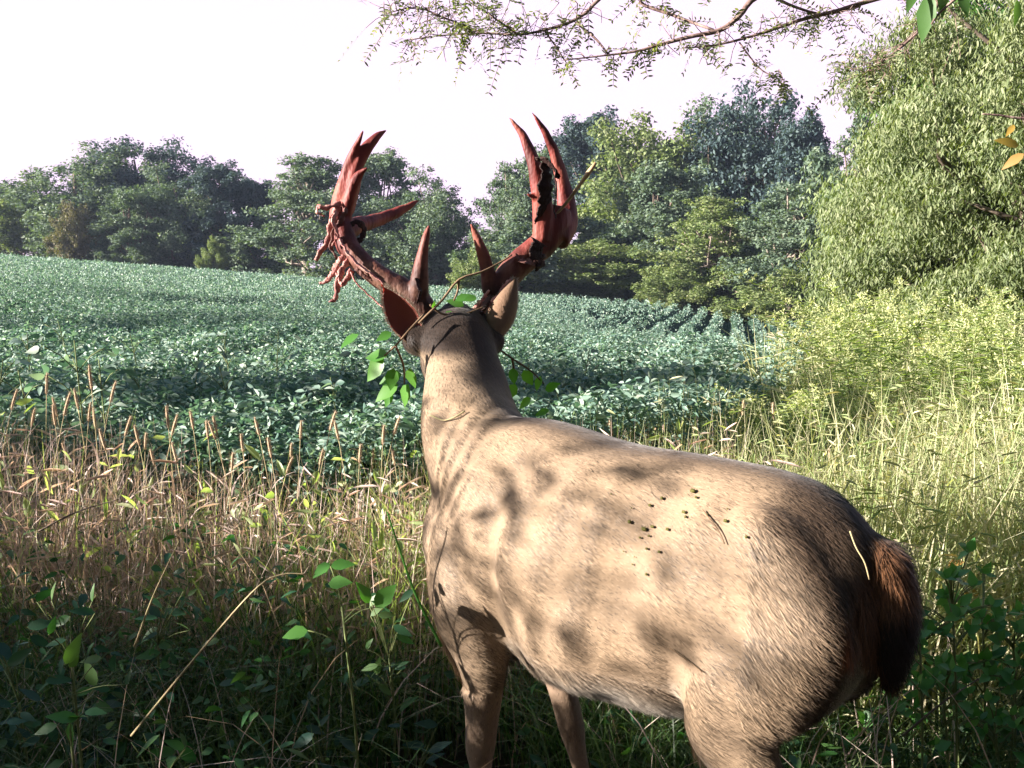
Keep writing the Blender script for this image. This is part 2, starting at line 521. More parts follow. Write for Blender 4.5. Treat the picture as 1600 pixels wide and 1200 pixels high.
BV, BN = mesh_arrays(me)
# soft muscle and rib relief
rel = .0018 * np.sin(BV[:, 0] * 62 + BV[:, 2] * 14) * smooth01((.16 - np.abs(BV[:, 0] - .06)) / .06) * smooth01((np.abs(BN[:, 1]) - .5) / .3) * (BV[:, 2] > .5)
rel += .006 * np.sin(BV[:, 0] * 19 + 2) * np.sin(BV[:, 2] * 23) * (BV[:, 2] > .45)
def dent(c, r, h):
    c, r = np.array(c, float), np.array(r, float)
    out = 0
    for s in (1, -1):
        q = ((BV - c * [1, s, 1]) / r); out = out + h * np.exp(-(q ** 2).sum(1))
    return out
rel += dent((-.13, .17, .74), (.065, .08, .10), -.022) + dent((-.26, .13, .875), (.05, .06, .045), .012) + dent((.195, .17, .68), (.030, .08, .16), -.014)
rel += dent((.30, .15, .74), (.05, .06, .10), .010) + dent((-.30, .17, .60), (.04, .06, .10), .010) + dent((-.215, .15, .58), (.03, .07, .09), -.014)
rel += dent((.43, .10, .80), (.05, .05, .05), -.012) + dent((.20, .12, .93), (.07, .07, .04), -.008)
neckw = smooth01((.09 - np.abs(BV[:, 0] - .36)) / .06) * smooth01((BV[:, 2] - .78) / .06) * smooth01((1.06 - BV[:, 2]) / .06)
rel += .0010 * neckw * np.sin(BV[:, 0] * 150 + BV[:, 2] * 70 + 9 * np.sin(BV[:, 2] * 9))
BV = BV + BN * rel[:, None]
# ears: leaf-shaped cups, same object as the body (joined below as a second shell)
def ear(base, tip, across, open_dir, w):
    """cup from base to tip; across = width direction; open_dir = where the hollow faces"""
    base, tip, across, open_dir = (np.array(v, float) for v in (base, tip, across, open_dir))
    ax = tip - base; L = np.linalg.norm(ax); ax /= L
    across = across - ax * (across @ ax); across /= np.linalg.norm(across)
    od = open_dir - ax * (open_dir @ ax) - across * (open_dir @ across); od /= np.linalg.norm(od)
    nu, nv = 12, 16
    prof = curve([(0, .42), (.15, .70), (.38, 1.0), (.58, .90), (.78, .55), (.92, .20), (1, .02)], nv)
    G = []
    for t, wd in prof:
        for k in range(nu + 1):
            a = (k / nu - .5) * 2
            G.append(base + ax * L * t + across * (w * wd * np.sin(a * 1.35) / np.sin(1.35)) + od * (w * wd * .95 * (1 - np.cos(a * 1.35)) - .012 * np.sin(np.pi * t)))
    G = np.array(G)
    F = [(r * (nu + 1) + c, r * (nu + 1) + c + 1, (r + 1) * (nu + 1) + c + 1, (r + 1) * (nu + 1) + c) for r in range(nv - 1) for c in range(nu)]
    return G, np.array(F), od

quads = np.empty(len(me.loops), np.int32); me.loops.foreach_get('vertex_index', quads)
sizes = np.empty(len(me.polygons), np.int32); me.polygons.foreach_get('loop_total', sizes)
assert (sizes == 4).all()
full = MB()
full.add(BV, quads.reshape(-1, 4), 0)
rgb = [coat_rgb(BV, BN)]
EAR_L = ear(dat(655, 538, 2.60), dat(596, 444, 2.60), HEAD_S, DMI.to_3x3() @ Vector((.35, -.93, .05)), .036)
EAR_R = ear(dat(768, 533, 2.63), dat(806, 432, 2.67), HEAD_S, DMI.to_3x3() @ Vector((.75, .65, 0)), .034)
for G, F, od in (EAR_L, EAR_R):
    full.add(G, F[:, ::-1], 1)                      # the hollow: thin pink skin
    full.add(G - od * .005, F, 0)                   # the furred back
    t = np.linspace(0, 1, len(G))[:, None]
    rgb += [np.tile([.34, .12, .085], (len(G), 1)) * (1.1 - .5 * t), np.tile([.20, .125, .08], (len(G), 1)) * (1.15 - .5 * t)]
me2 = full.mesh('body', [], smooth=True)
bpy.data.meshes.remove(me)
m_coat = coat_mat('short_tan_coat', .75, .15, .5)
m_ear = leaf_mat('ear_skin', [(.30, .10, .075), (.30, .10, .075)], transl=.45, rough=.6, spec=.2, tcol=(1.6, .5, .35))
me2.materials.append(m_coat); me2.materials.append(m_ear)
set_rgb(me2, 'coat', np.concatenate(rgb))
body_o = link('body', me2, deer)

# eyes and the wet nose
m_eye, N_, L_, o_ = new_mat('dark_eye')
p_ = N_.new('ShaderNodeBsdfPrincipled'); p_.inputs['Base Color'].default_value = (.012, .008, .006, 1); p_.inputs['Roughness'].default_value = .08
L_.new(p_.outputs[0], o_.inputs['Surface'])
for s in (1, -1):
    e = MB(); ellipsoid(e, hp(.10, .080 * s, -.022), (.016, .014, .014)); e.build('eye', m_eye, deer, smooth=True)

# ------------------------------------------------------------------ fur lying over the body: thousands of short hairs in one coat
def make_fur():
    F = quads.reshape(-1, 4)
    A, B, C, D_ = (BV[F[:, k]] for k in range(4))
    area = np.linalg.norm(np.cross(C - A, D_ - B), axis=1) * .5
    cen = (A + B + C + D_) / 4
    dens = np.where(cen[:, 2] > .42, 1.0, .25)
    dens = dens * np.where((cen[:, 0] < -.515), 3.0, 1.0) * np.where(cen[:, 2] > 1.0, .8, 1.0)
    w = area * dens
    n = 230000
    idx = RNG.choice(len(F), n, p=w / w.sum())
    u, v = RNG.random((2, n, 1))
    P = A[idx] * (1 - u) * (1 - v) + B[idx] * u * (1 - v) + C[idx] * u * v + D_[idx] * (1 - u) * v
    Nn = nrm(np.cross(C - A, D_ - B)[idx])
    Nn *= np.sign((Nn * BN[F[idx, 0]]).sum(1))[:, None]
    x, z = P[:, 0], P[:, 2]
    flow = np.stack([-np.ones(n), np.zeros(n), -.45 * np.ones(n)], 1)
    flow[z > 1.02] = np.array([-.45, 0, -.9])
    rump = x < -.36
    flow[rump] = np.array([-.75, 0, -.65])
    legm = z < .46
    flow[legm] = np.array([-.15, 0, -1])
    tail = (x < -.515) & (z > .55)
    flow[tail] = np.array([-.2, 0, -1.0])
    flow += RNG.normal(size=(n, 3)) * .16
    tdir = nrm(flow - Nn * (flow * Nn).sum(1, keepdims=True))
    lift = RNG.uniform(.02, .12, n)
    L = RNG.uniform(.013, .027, n)
    belly = (Nn[:, 2] < -.45) & (z > .42) & (z < .62) & (x > -.26)
    L[belly] *= 1.9; lift[belly] += .25
    L[rump] *= 1.3; lift[rump] += .08
    L[tail] = RNG.uniform(.03, .06, tail.sum()); lift[tail] = RNG.uniform(.1, .4, tail.sum())
    L[legm] *= .6
    L[z > 1.02] *= .75
    D = nrm(tdir + Nn * lift[:, None])
    S = nrm(np.cross(D, Nn))
    W = RNG.uniform(.0007, .0015, n)[:, None]
    W[tail] *= 1.3
    L = L[:, None]
    V = np.stack([P - S * W * .5 - Nn * .001, P + S * W * .5 - Nn * .001, P + D * L * .55 + S * W * .4 - Nn * L * .03, P + D * L * .55 - S * W * .4 - Nn * L * .03, P + D * L - Nn * L * .09], 1)
    i = np.arange(n)[:, None]
    me = mesh_from('coat_hair', V.reshape(-1, 3), [(i * 5 + np.array([[0, 1, 2, 3]]), 0), (i * 5 + np.array([[3, 2, 4]]), 0)], [])
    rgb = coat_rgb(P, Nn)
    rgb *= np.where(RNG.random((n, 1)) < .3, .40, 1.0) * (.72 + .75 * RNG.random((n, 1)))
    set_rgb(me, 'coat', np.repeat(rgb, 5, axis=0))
    me.materials.append(coat_mat('coat_hairs', .6, .25, 0))
    return link('coat_hair', me, deer)
make_fur()
def ear_fringe():
    mb = MB()
    for G, F, od in (EAR_L, EAR_R):
        Q = G.reshape(16, 13, 3)
        for side in (0, 12):
            n = 420
            t = RNG.random(n) * 13.5 + .5; i = t.astype(int)
            p = Q[i, side] + (Q[i + 1, side] - Q[i, side]) * (t - i)[:, None]
            outw = nrm(Q[i, side] - Q[i, 6]); axd = nrm(Q[15, 6] - Q[0, 6])
            D = nrm(outw * .55 + axd * .75 + RNG.normal(size=(n, 3)) * .3)
            S = nrm(np.cross(D, od + RNG.normal(size=(n, 3)) * .2)) * .0005
            mb.add(np.stack([p - S - D * .003, p + S - D * .003, p + D * RNG.uniform(.006, .013, (n, 1))], 1), np.arange(n)[:, None] * 3 + np.array([[0, 1, 2]]))
    mb.build('ear_fringe', noise_mat('cream_ear_hair', [(.42, .32, .24), (.55, .46, .38)], scale=60), deer)
ear_fringe()

# ------------------------------------------------------------------ antlers
def antler_mat():
    m, N, Lk, out = new_mat('bloody_antler')
    tx = N.new('ShaderNodeTexCoord')
    def noise(scale, det=4, st=(1, 1, 1)):
        mp = N.new('ShaderNodeMapping'); mp.inputs['Scale'].default_value = st
        Lk.new(tx.outputs['Object'], mp.inputs[0])
        n = N.new('ShaderNodeTexNoise'); n.inputs['Scale'].default_value = scale; n.inputs['Detail'].default_value = det
        Lk.new(mp.outputs[0], n.inputs['Vector']); return n
    lo = ramp(N, [(.022, .010, .009), (.060, .024, .017), (.15, .075, .05), (.34, .22, .15)], [.32, .48, .62, .76]); Lk.new(noise(20, 5).outputs['Fac'], lo.inputs[0])
    hi = ramp(N, [(.060, .010, .009), (.16, .026, .020), (.25, .075, .05)], [.34, .5, .72]); Lk.new(noise(16, 5, (1, 1, .35)).outputs['Fac'], hi.inputs[0])
    sp = N.new('ShaderNodeSeparateXYZ'); Lk.new(tx.outputs['Object'], sp.inputs[0])
    nz = noise(9, 3)
    ad = N.new('ShaderNodeMath'); ad.operation = 'MULTIPLY_ADD'; ad.inputs[1].default_value = .16; Lk.new(nz.outputs['Fac'], ad.inputs[0]); Lk.new(sp.outputs['Z'], ad.inputs[2])
    mr_ = N.new('ShaderNodeMapRange'); mr_.inputs['From Min'].default_value = 1.36; mr_.inputs['From Max'].default_value = 1.50; Lk.new(ad.outputs[0], mr_.inputs['Value'])
    mx = N.new('ShaderNodeMix'); mx.data_type = 'RGBA'; Lk.new(mr_.outputs[0], mx.inputs[0]); Lk.new(lo.outputs[0], mx.inputs[6]); Lk.new(hi.outputs[0], mx.inputs[7])
    p = N.new('ShaderNodeBsdfPrincipled'); p.inputs['Roughness'].default_value = .58; p.inputs['Specular IOR Level'].default_value = .3
    b = N.new('ShaderNodeBump'); b.inputs['Strength'].default_value = .7; b.inputs['Distance'].default_value = .006; Lk.new(noise(75, 5, (1, 1, .22)).outputs['Fac'], b.inputs['Height'])
    Lk.new(mx.outputs[2], p.inputs['Base Color']); Lk.new(b.outputs[0], p.inputs['Normal']); Lk.new(p.outputs[0], out.inputs['Surface'])
    return m
m_antler = antler_mat()
m_velvet = noise_mat('torn_velvet', [(.045, .022, .02), (.13, .06, .05), (.28, .14, .12)], scale=45, rough=.75, spec=.25, bump=.8, bscale=120)
m_shred = noise_mat('pale_velvet_shreds', [(.18, .06, .06), (.42, .17, .15), (.58, .36, .29)], scale=60, rough=.6, spec=.3, bump=.6, bscale=150)
m_dark = noise_mat('dried_dark_velvet', [(.018, .010, .010), (.05, .024, .02)], scale=50, rough=.7, spec=.2, bump=.8, bscale=110)

def antler_mesh(beams):
    mb = MB()
    for pts, radii, flat in beams:
        P = np.array([tuple(dat(px, py, Y)) for px, py, Y in pts])
        n = 30
        C = curve(np.concatenate([P, np.array(radii, float).reshape(len(P), -1)], 1), n)
        r = np.maximum(C[:, 3:], .0022)
        if r.shape[1] == 1: r = np.repeat(r, 2, 1)
        tube(mb, C[:, :3], r, sides=14, flat=flat)
    return mb
across = tuple(DMI.to_3x3() @ Vector((1, 0, 0)))
def two(a, f): return [(v * 1.28, v * f * 1.28) for v in a]
LEFT = [
    ([(668, 505, 2.66), (655, 472, 2.66), (627, 452, 2.665), (598, 436, 2.67), (566, 411, 2.69), (542, 382, 2.71), (533, 350, 2.73), (534, 315, 2.75), (541, 282, 2.755), (548, 250, 2.75), (558, 225, 2.74), (568, 204, 2.73)],
     two([.022, .026, .024, .022, .021, .022, .023, .020, .015, .010, .0065, .002], 1.0), None),
    ([(541, 330, 2.74), (550, 290, 2.75), (558, 258, 2.755), (573, 231, 2.76), (590, 213, 2.77), (604, 203, 2.78)], two([.016, .017, .014, .012, .008, .002], 1), None),
    ([(536, 345, 2.73), (546, 310, 2.72), (555, 284, 2.715), (564, 270, 2.71), (574, 262, 2.70)], two([.015, .013, .011, .007, .002], 1), None),
    ([(540, 362, 2.73), (556, 353, 2.78), (575, 348, 2.83), (600, 340, 2.88), (628, 328, 2.92), (656, 312, 2.95)], two([.018, .018, .015, .013, .010, .002], 1), None),
    ([(652, 474, 2.655), (655, 440, 2.64), (658, 412, 2.635), (663, 383, 2.63), (667, 365, 2.63), (671, 352, 2.63)], two([.021, .018, .0135, .009, .0065, .0022], 1), None),
]
RIGHT = [
    ([(757, 505, 2.69), (772, 474, 2.69), (783, 450, 2.695), (800, 424, 2.70), (826, 400, 2.72), (850, 380, 2.735), (866, 352, 2.75), (872, 325, 2.76)],
     two([.022, .026, .025, .026, .027, .027, .030, .026], .85), None),
    ([(848, 376, 2.72), (849, 345, 2.72), (847, 318, 2.715), (840, 275, 2.71), (829, 240, 2.71), (816, 210, 2.715), (795, 183, 2.72)], two([.020, .021, .020, .0165, .012, .008, .002], .85), None),
    ([(868, 372, 2.75), (882, 350, 2.78), (886, 325, 2.80), (880, 290, 2.81), (873, 260, 2.815), (862, 228, 2.81), (848, 200, 2.80), (831, 175, 2.79)], two([.030, .028, .022, .017, .0135, .0105, .007, .002], .8), None),
    ([(845, 315, 2.71), (834, 308, 2.70), (823, 303, 2.69)], two([.009, .006, .002], 1), None),
    ([(768, 455, 2.68), (762, 425, 2.67), (753, 392, 2.66), (742, 364, 2.655), (736, 349, 2.65)], two([.018, .0145, .011, .0065, .0022], .9), None),
]
antlers = []
for beams in (LEFT, RIGHT):
    mb = antler_mesh(beams)
    am = remeshed('antler', mb, .0035, 4)
    V, Nn = mesh_arrays(am)
    d = .0003 * np.sin(V[:, 0] * 300 + V[:, 2] * 190) * np.sin(V[:, 2] * 260 + V[:, 1] * 210) + .0005 * np.sin(V[:, 0] * 120 + V[:, 1] * 150 + V[:, 2] * 40)
    am.vertices.foreach_set('co', (V + Nn * d[:, None]).astype(np.float32).ravel()); am.update()
    am.materials.append(m_antler)
    antlers.append(link('antler', am, deer))
antlers[0]['label'] = 'left antler hung with wet pink shreds of velvet'
antlers[1]['label'] = 'right antler with a dark flap of velvet over its palm'

def strip(parent, pts, w, mat, th=.0016, n=22, wob=.004, seed=0):
    """a torn strip of velvet hanging from its antler"""
    rr = np.random.default_rng(seed)
    P = curve(np.array([tuple(dat(*p)) for p in pts]), n)
    P += np.cumsum(rr.normal(size=(n, 3)), 0) * wob * .35
    ww = np.array(w) if np.ndim(w) else np.array([w, w])
    ww = np.interp(np.linspace(0, 1, n), np.linspace(0, 1, len(ww)), ww) * rr.uniform(.45, 1.2, n) * (.95 if parent is antlers[0] else 1.25)
    mb = MB()
    tube(mb, P, np.stack([ww, np.full(n, th) + ww * .06], 1), sides=8)
    return mb.build('velvet_shred', mat, parent, smooth=True)
aL, aR = antlers
k = 0
for pts, w, mt in [
    ([(530, 322, 2.71), (517, 345, 2.70), (512, 370, 2.70), (503, 395, 2.70), (493, 412, 2.70)], [.010, .009, .007, .008, .005], m_shred),
    ([(534, 318, 2.71), (510, 326, 2.70), (497, 325, 2.69), (492, 332, 2.69), (503, 338, 2.69)], [.007, .007, .006, .007, .004], m_shred),
    ([(527, 330, 2.70), (520, 350, 2.69), (527, 372, 2.69), (518, 392, 2.69)], [.007, .007, .006, .004], m_shred),
    ([(540, 325, 2.70), (532, 342, 2.69), (521, 360, 2.69), (516, 385, 2.69), (522, 405, 2.69)], [.006, .007, .006, .006, .004], m_velvet),
    ([(536, 400, 2.68), (524, 415, 2.67), (513, 432, 2.67), (499, 440, 2.67)], [.008, .009, .008, .006], m_shred),
    ([(545, 405, 2.68), (532, 425, 2.67), (525, 445, 2.67), (518, 462, 2.67), (512, 466, 2.67)], [.009, .010, .008, .006, .003], m_shred),
    ([(552, 420, 2.67), (545, 440, 2.67), (536, 445, 2.67), (528, 432, 2.67)], [.007, .008, .006, .004], m_shred),
    ([(548, 425, 2.66), (560, 445, 2.65), (580, 462, 2.65), (602, 480, 2.64), (612, 492, 2.64)], [.005, .004, .004, .004, .004], m_shred),
    ([(553, 418, 2.65), (575, 436, 2.65), (592, 448, 2.645), (606, 470, 2.64)], [.006, .005, .004, .003], m_velvet),
    ([(532, 372, 2.68), (548, 402, 2.66), (572, 426, 2.645), (598, 447, 2.64)], [.008, .007, .009, .005], m_shred),
    ([(548, 350, 2.71), (560, 345, 2.72), (566, 356, 2.74), (560, 370, 2.72), (550, 378, 2.71)], [.008, .010, .010, .010, .006], m_dark),
    ([(652, 436, 2.62), (656, 455, 2.61), (650, 472, 2.62)], [.010, .012, .008], m_dark)]:
    strip(aL, pts, w, mt, seed=k); k += 1
for pts, w, mt in [
    ([(838, 248, 2.69), (855, 252, 2.68), (872, 268, 2.69), (879, 276, 2.70)], [.006, .014, .011, .004], m_dark),
    ([(851, 250, 2.69), (856, 275, 2.68), (858, 305, 2.68), (853, 335, 2.69), (846, 352, 2.70)], [.008, .020, .019, .015, .005], m_dark),
    ([(866, 262, 2.69), (868, 290, 2.69), (867, 320, 2.70), (866, 346, 2.71)], [.010, .012, .008, .004], m_dark),
    ([(840, 378, 2.69), (838, 396, 2.685), (846, 412, 2.69), (840, 424, 2.69)], [.02, .024, .016, .004], m_dark),
    ([(812, 402, 2.685), (828, 408, 2.68), (842, 402, 2.69)], [.012, .016, .012], m_velvet),
    ([(748, 494, 2.66), (762, 480, 2.655), (776, 462, 2.655), (788, 440, 2.66), (794, 433, 2.66), (801, 444, 2.66)], [.005, .006, .005, .005, .005, .003], m_shred),
    ([(728, 498, 2.645), (744, 486, 2.645), (757, 473, 2.65), (768, 452, 2.655)], [.004, .006, .005, .004], m_shred),
    ([(700, 500, 2.62), (730, 500, 2.63), (748, 490, 2.64), (764, 470, 2.65)], [.006, .006, .006, .004], m_dark)]:
    strip(aR, pts, w, mt, seed=k); k += 1
# ------------------------------------------------------------------ ground
def g(X, Y):
    X, Y = np.asarray(X, float), np.asarray(Y, float)
    Xc, Yc = np.clip(X, -70, 60), np.clip(Y, 0, 115)
    return smooth01((Yc - 3) / 16) * (np.where(Xc < 0, -.070, -.105 + .060 * smooth01((Yc - 35) / 35)) * Xc - .008 * Yc) - .40 * np.exp(-((Yc - 25) / 9) ** 2) * smooth01((Xc + 1) / 5)

def axis(lo, hi, n, p):
    u = np.linspace(-1, 1, n)
    v = np.sign(u) * np.abs(u) ** p
    return np.where(v < 0, -v * lo, v * hi)
gx, gy = axis(-600, 600, 121, 2.6), axis(-300, 1100, 141, 2.6)
GX, GY = np.meshgrid(gx, gy)
GZ = g(GX, GY) + .02 * np.sin(GX * 2.1 + 1) * np.sin(GY * 1.7) * (np.hypot(GX, GY) < 12)
nx, ny = len(gx), len(gy)
ii, jj = np.meshgrid(np.arange(nx - 1), np.arange(ny - 1))
b0 = (jj * nx + ii).ravel()
m_soil = noise_mat('dark_soil_and_litter', [(.018, .016, .010), (.045, .036, .022), (.03, .045, .015)], scale=3, rough=.95, spec=.1, bump=.8, bscale=22)
gm = mesh_from('ground', np.stack([GX, GY, GZ], -1).reshape(-1, 3), [(np.stack([b0, b0 + 1, b0 + nx + 1, b0 + nx], 1), 0)], [m_soil], smooth=True)
tag(link('ground', gm), kind='structure')

# ------------------------------------------------------------------ the soybean field
ROW = .76
RDIR = np.array([.22, 1.0]) / math.hypot(.22, 1)
def row_u(X, Y):
    return (X * RDIR[1] - Y * RDIR[0] + .0016 * np.clip(Y - 20, 0, 99) ** 2 * .3) / ROW
def field_far(X):
    return 72 - np.where(X < 0, .35, 1.5) * X
def edge_right(Y):
    return .285 * Y - .18 - .35 * np.exp(-(Y - 3.7) / 1.6) + .06 * np.sin(Y * 1.9)
def in_field(X, Y, m=0.0):
    return (Y > 3.75 + .18 * np.sin(X * 2.3) + m) & (X < edge_right(Y) - m) & (Y < field_far(X) - m)
def rowy(X, Y):
    return smooth01((X + .02 * Y - .5) / 3.5) * smooth01((Y - 10) / 10)
def canopy(X, Y):
    u = row_u(X, Y)
    prof = np.abs(np.sin(np.pi * u)) ** (.8 + 1.2 * rowy(X, Y))                       # 1 on the row, 0 between rows
    amp = .10 + .20 * rowy(X, Y)
    low = .07 * np.sin(X * .9 + Y * .35) * np.sin(Y * .6 - X * .3) + .05 * np.sin(X * 2.7 + 1.1) * np.sin(Y * 2.2)
    return g(X, Y) + .80 - amp * (1 - prof) + low
m_bean = leaf_mat('soybean_leaves', [(.060, .120, .095), (.098, .174, .138), (.150, .238, .188), (.22, .31, .25), (.32, .385, .30)], transl=.25, rough=.55, spec=.35, tcol=(1.1, 1.4, .8))
m_bean_in = noise_mat('soybean_inner_shade', [(.014, .034, .020), (.03, .062, .036)], scale=4, rough=.9, spec=.1)
m_stem = noise_mat('green_stems', [(.08, .13, .04), (.16, .17, .07)], scale=30, rough=.7)

def tri_leaves(mb, P, size, rng, kind, up=.75, m=0):
    """three leaflets on each point"""
    n = len(P)
    Nn = nrm(rng.normal(size=(n, 3)) * .55 + np.array([0, 0, up]))
    az = rng.uniform(0, 2 * np.pi, n)
    for k in range(3):
        a = az + (k - 1) * 1.5 + rng.normal(size=n) * .25
        D = np.stack([np.cos(a), np.sin(a), rng.normal(size=n) * .35 - .15 + (k == 1) * .2], 1)
        N2 = nrm(Nn + rng.normal(size=(n, 3)) * .35)
        D = nrm(D - N2 * (D * N2).sum(1, keepdims=True) * .8)
        s = size * rng.uniform(.75, 1.2, n)
        leafset(mb, P + D * (s * .2)[:, None], D, N2, s, s * .47, kind, fold=.16, droop=.18, m=m)

bean = MB()
rng = np.random.default_rng(3)
def scatter_field(y0, y1, n, half):
    Y = np.sqrt(rng.uniform(y0 ** 2, y1 ** 2, n))
    X = rng.uniform(-half, half * .9, n) * Y
    X = np.where(Y < 12, X - .6, X)
    k = in_field(X, Y) & (rng.random(n) < 1 - .97 * rowy(X, Y) * smooth01((.78 - np.abs(np.sin(np.pi * row_u(X, Y)))) / .3))
    return X[k], Y[k]
for y0, y1, n, half, kind, depth in ((3.5, 6, 42000, .62, 'hex', .34), (6, 10, 54000, .58, 'hex', .32), (10, 18, 60000, .56, 'diamond', .30), (18, 34, 110000, .54, 'diamond', .25), (34, 105, 170000, .53, 'diamond', .2)):
    X, Y = scatter_field(y0, y1, n, half)
    top = canopy(X, Y)
    dz = rng.random(len(X)) ** 1.7 * depth * (1 - .5 * rowy(X, Y))
    P = np.stack([X, Y, top - dz + rng.normal(size=len(X)) * .025], 1)
    size = np.maximum(.036, .0019 * Y) * rng.uniform(.8, 1.2, len(X))
    if y0 < 18:
        tri_leaves(bean, P, size, rng, kind)
    else:
        Nn = nrm(rng.normal(size=P.shape) * .6 + np.array([0, 0, .6]))
        D = rand_dirs(len(P), rng)
        leafset(bean, P, D, Nn, size, size * .6, 'diamond', fold=.15, droop=.15)
# petioles sticking through the near leaves
X, Y = scatter_field(3.5, 9, 12000, .58)
P = np.stack([X, Y, canopy(X, Y) - .30], 1)
a = rng.uniform(0, 2 * np.pi, len(X))
blades(bean, P, rng.uniform(.22, .36, len(X)), np.stack([np.cos(a), np.sin(a), 0 * a], 1), rng.uniform(.1, .6, len(X)), .005, segs=2, m=2)
# dark sheet inside the crop, the shade between leaves put into its colour
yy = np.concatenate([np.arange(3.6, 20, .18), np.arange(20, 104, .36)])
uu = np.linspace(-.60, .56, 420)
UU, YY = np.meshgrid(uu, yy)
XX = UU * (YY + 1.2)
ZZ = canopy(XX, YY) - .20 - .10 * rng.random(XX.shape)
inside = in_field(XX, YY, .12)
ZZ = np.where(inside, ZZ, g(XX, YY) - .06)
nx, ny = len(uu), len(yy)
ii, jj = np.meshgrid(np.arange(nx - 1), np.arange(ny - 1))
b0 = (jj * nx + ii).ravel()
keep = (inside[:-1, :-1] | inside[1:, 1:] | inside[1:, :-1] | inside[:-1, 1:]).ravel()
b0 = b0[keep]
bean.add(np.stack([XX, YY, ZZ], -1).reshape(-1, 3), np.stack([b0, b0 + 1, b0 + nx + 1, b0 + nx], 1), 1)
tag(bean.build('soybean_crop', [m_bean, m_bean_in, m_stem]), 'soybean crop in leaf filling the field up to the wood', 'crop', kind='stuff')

# soybean plants that stand up out of the near edge of the crop
def bean_plant(seed, h):
    r = np.random.default_rng(seed)
    root = empty('soybean_plant')
    st, lf = MB(), MB()
    main = curve([(0, 0, 0), (r.normal() * .03, r.normal() * .03, h * .5), (r.normal() * .05, r.normal() * .05, h)], 10)
    tube(st, main, np.linspace(.005, .0022, 10), 5)
    P = []
    for k in range(15):
        t = .45 + .55 * (k + .5) / 15
        b = main[int(t * 9)]
        a = k * 2.4 + r.normal() * .3
        L = r.uniform(.07, .17) * (1.3 - .6 * t)
        e = b + np.array([math.cos(a) * L, math.sin(a) * L, L * r.uniform(.4, 1.0)])
        tube(st, curve([b, (b + e) / 2 + (0, 0, .015), e], 5), .0018, 4)
        P.append(e)
    tri_leaves(lf, np.array(P), np.full(len(P), .055), r, 'ovate', up=.6)
    st.build('stem', m_stem, root)
    lf.build('foliage', m_bean, root, smooth=True)
    return root
# ------------------------------------------------------------------ trees
m_bark = noise_mat('grey_brown_bark', [(.05, .038, .028), (.12, .095, .075), (.20, .165, .13)], scale=14, rough=.9, spec=.1, bump=.7, bscale=30, stretch=(1, 1, .25))
m_pale = noise_mat('pale_dead_wood', [(.16, .13, .11), (.30, .25, .21)], scale=16, rough=.9, spec=.1, stretch=(1, 1, .3))
LEAF = {
    'mid': leaf_mat('oak_green_leaves', [(0.047, 0.082, 0.060), (0.087, 0.132, 0.088), (0.130, 0.179, 0.122), (0.199, 0.231, 0.171)], transl=.22, rough=.6, spec=.15, patch=.35, pscale=.35),
    'dark': leaf_mat('deep_green_leaves', [(0.031, 0.056, 0.064), (0.053, 0.086, 0.088), (0.090, 0.129, 0.125)], transl=.18, rough=.6, spec=.15, patch=.3, pscale=.4),
    'light': leaf_mat('yellow_green_leaves', [(0.073, 0.111, 0.042), (0.117, 0.164, 0.062), (0.176, 0.216, 0.095), (0.248, 0.262, 0.138)], transl=.28, rough=.6, spec=.15, patch=.35, pscale=.4),
    'rust': leaf_mat('tawny_leaves', [(.07, .075, .035), (.12, .11, .05), (.17, .14, .08)], transl=.25, rough=.6, patch=.3),
}

def fill(mb, clumps, n_each, size, rng, flat=1.0, shape=.58, kind='diamond', hang=.2, m=0, shell=.62):
    """leaves through every clump (x, y, z, rx, ry, rz)"""
    A0 = np.array(clumps, float)
    wt = A0[:, 3] * A0[:, 5]; cnt = np.maximum(6, (wt / wt.mean() * n_each)).astype(int)
    C = np.repeat(A0, cnt, axis=0)
    n = len(C)
    d = rand_dirs(n, rng)
    rad = (shell + (1 - shell) * rng.random(n)) * (1 + .22 * rng.normal(size=n)) * np.where(rng.random(n) < .25, rng.random(n), 1)
    P = C[:, :3] + d * C[:, 3:] * rad[:, None]
    Nn = nrm(d * np.array([.6, .6, .6 * flat]) + rng.normal(size=(n, 3)) * .5 + np.array([0, 0, .25]))
    D = rand_dirs(n, rng) + np.array([0, 0, -hang])
    D = nrm(D - Nn * (D * Nn).sum(1, keepdims=True) * .85)
    s = size * rng.uniform(.5, 1.45, n)
    leafset(mb, P, D, Nn, s, s * shape, kind, fold=.12, droop=.12, m=m)

def limbs(mb, base, top, r0, clumps, rng, share=.5, r1=.05, sides=7, wig=.04):
    base, top = np.array(base, float), np.array(top, float)
    n = 12
    L = np.linalg.norm(top - base)
    tr = curve([base, base * .6 + top * .4 + rng.normal(size=3) * L * wig, base * .25 + top * .75 + rng.normal(size=3) * L * wig, top], n)
    rr = np.linspace(r0, r0 * .22, n); rr[0] *= 1.35
    tube(mb, tr, rr, sides)
    for c in clumps:
        if rng.random() > share: continue
        c = np.array(c[:3], float)
        k = int(np.clip(rng.uniform(.25, .8) * n, 1, n - 2))
        while k > 1 and tr[k][2] > c[2] - .05 * L: k -= 1
        s = tr[k]
        midp = s * .5 + c * .5 + np.array([0, 0, -.06 * L]) + rng.normal(size=3) * .04 * L
        tube(mb, curve([s, midp, c], 7), np.linspace(rr[k] * .5, r1 * .25, 7), 5)

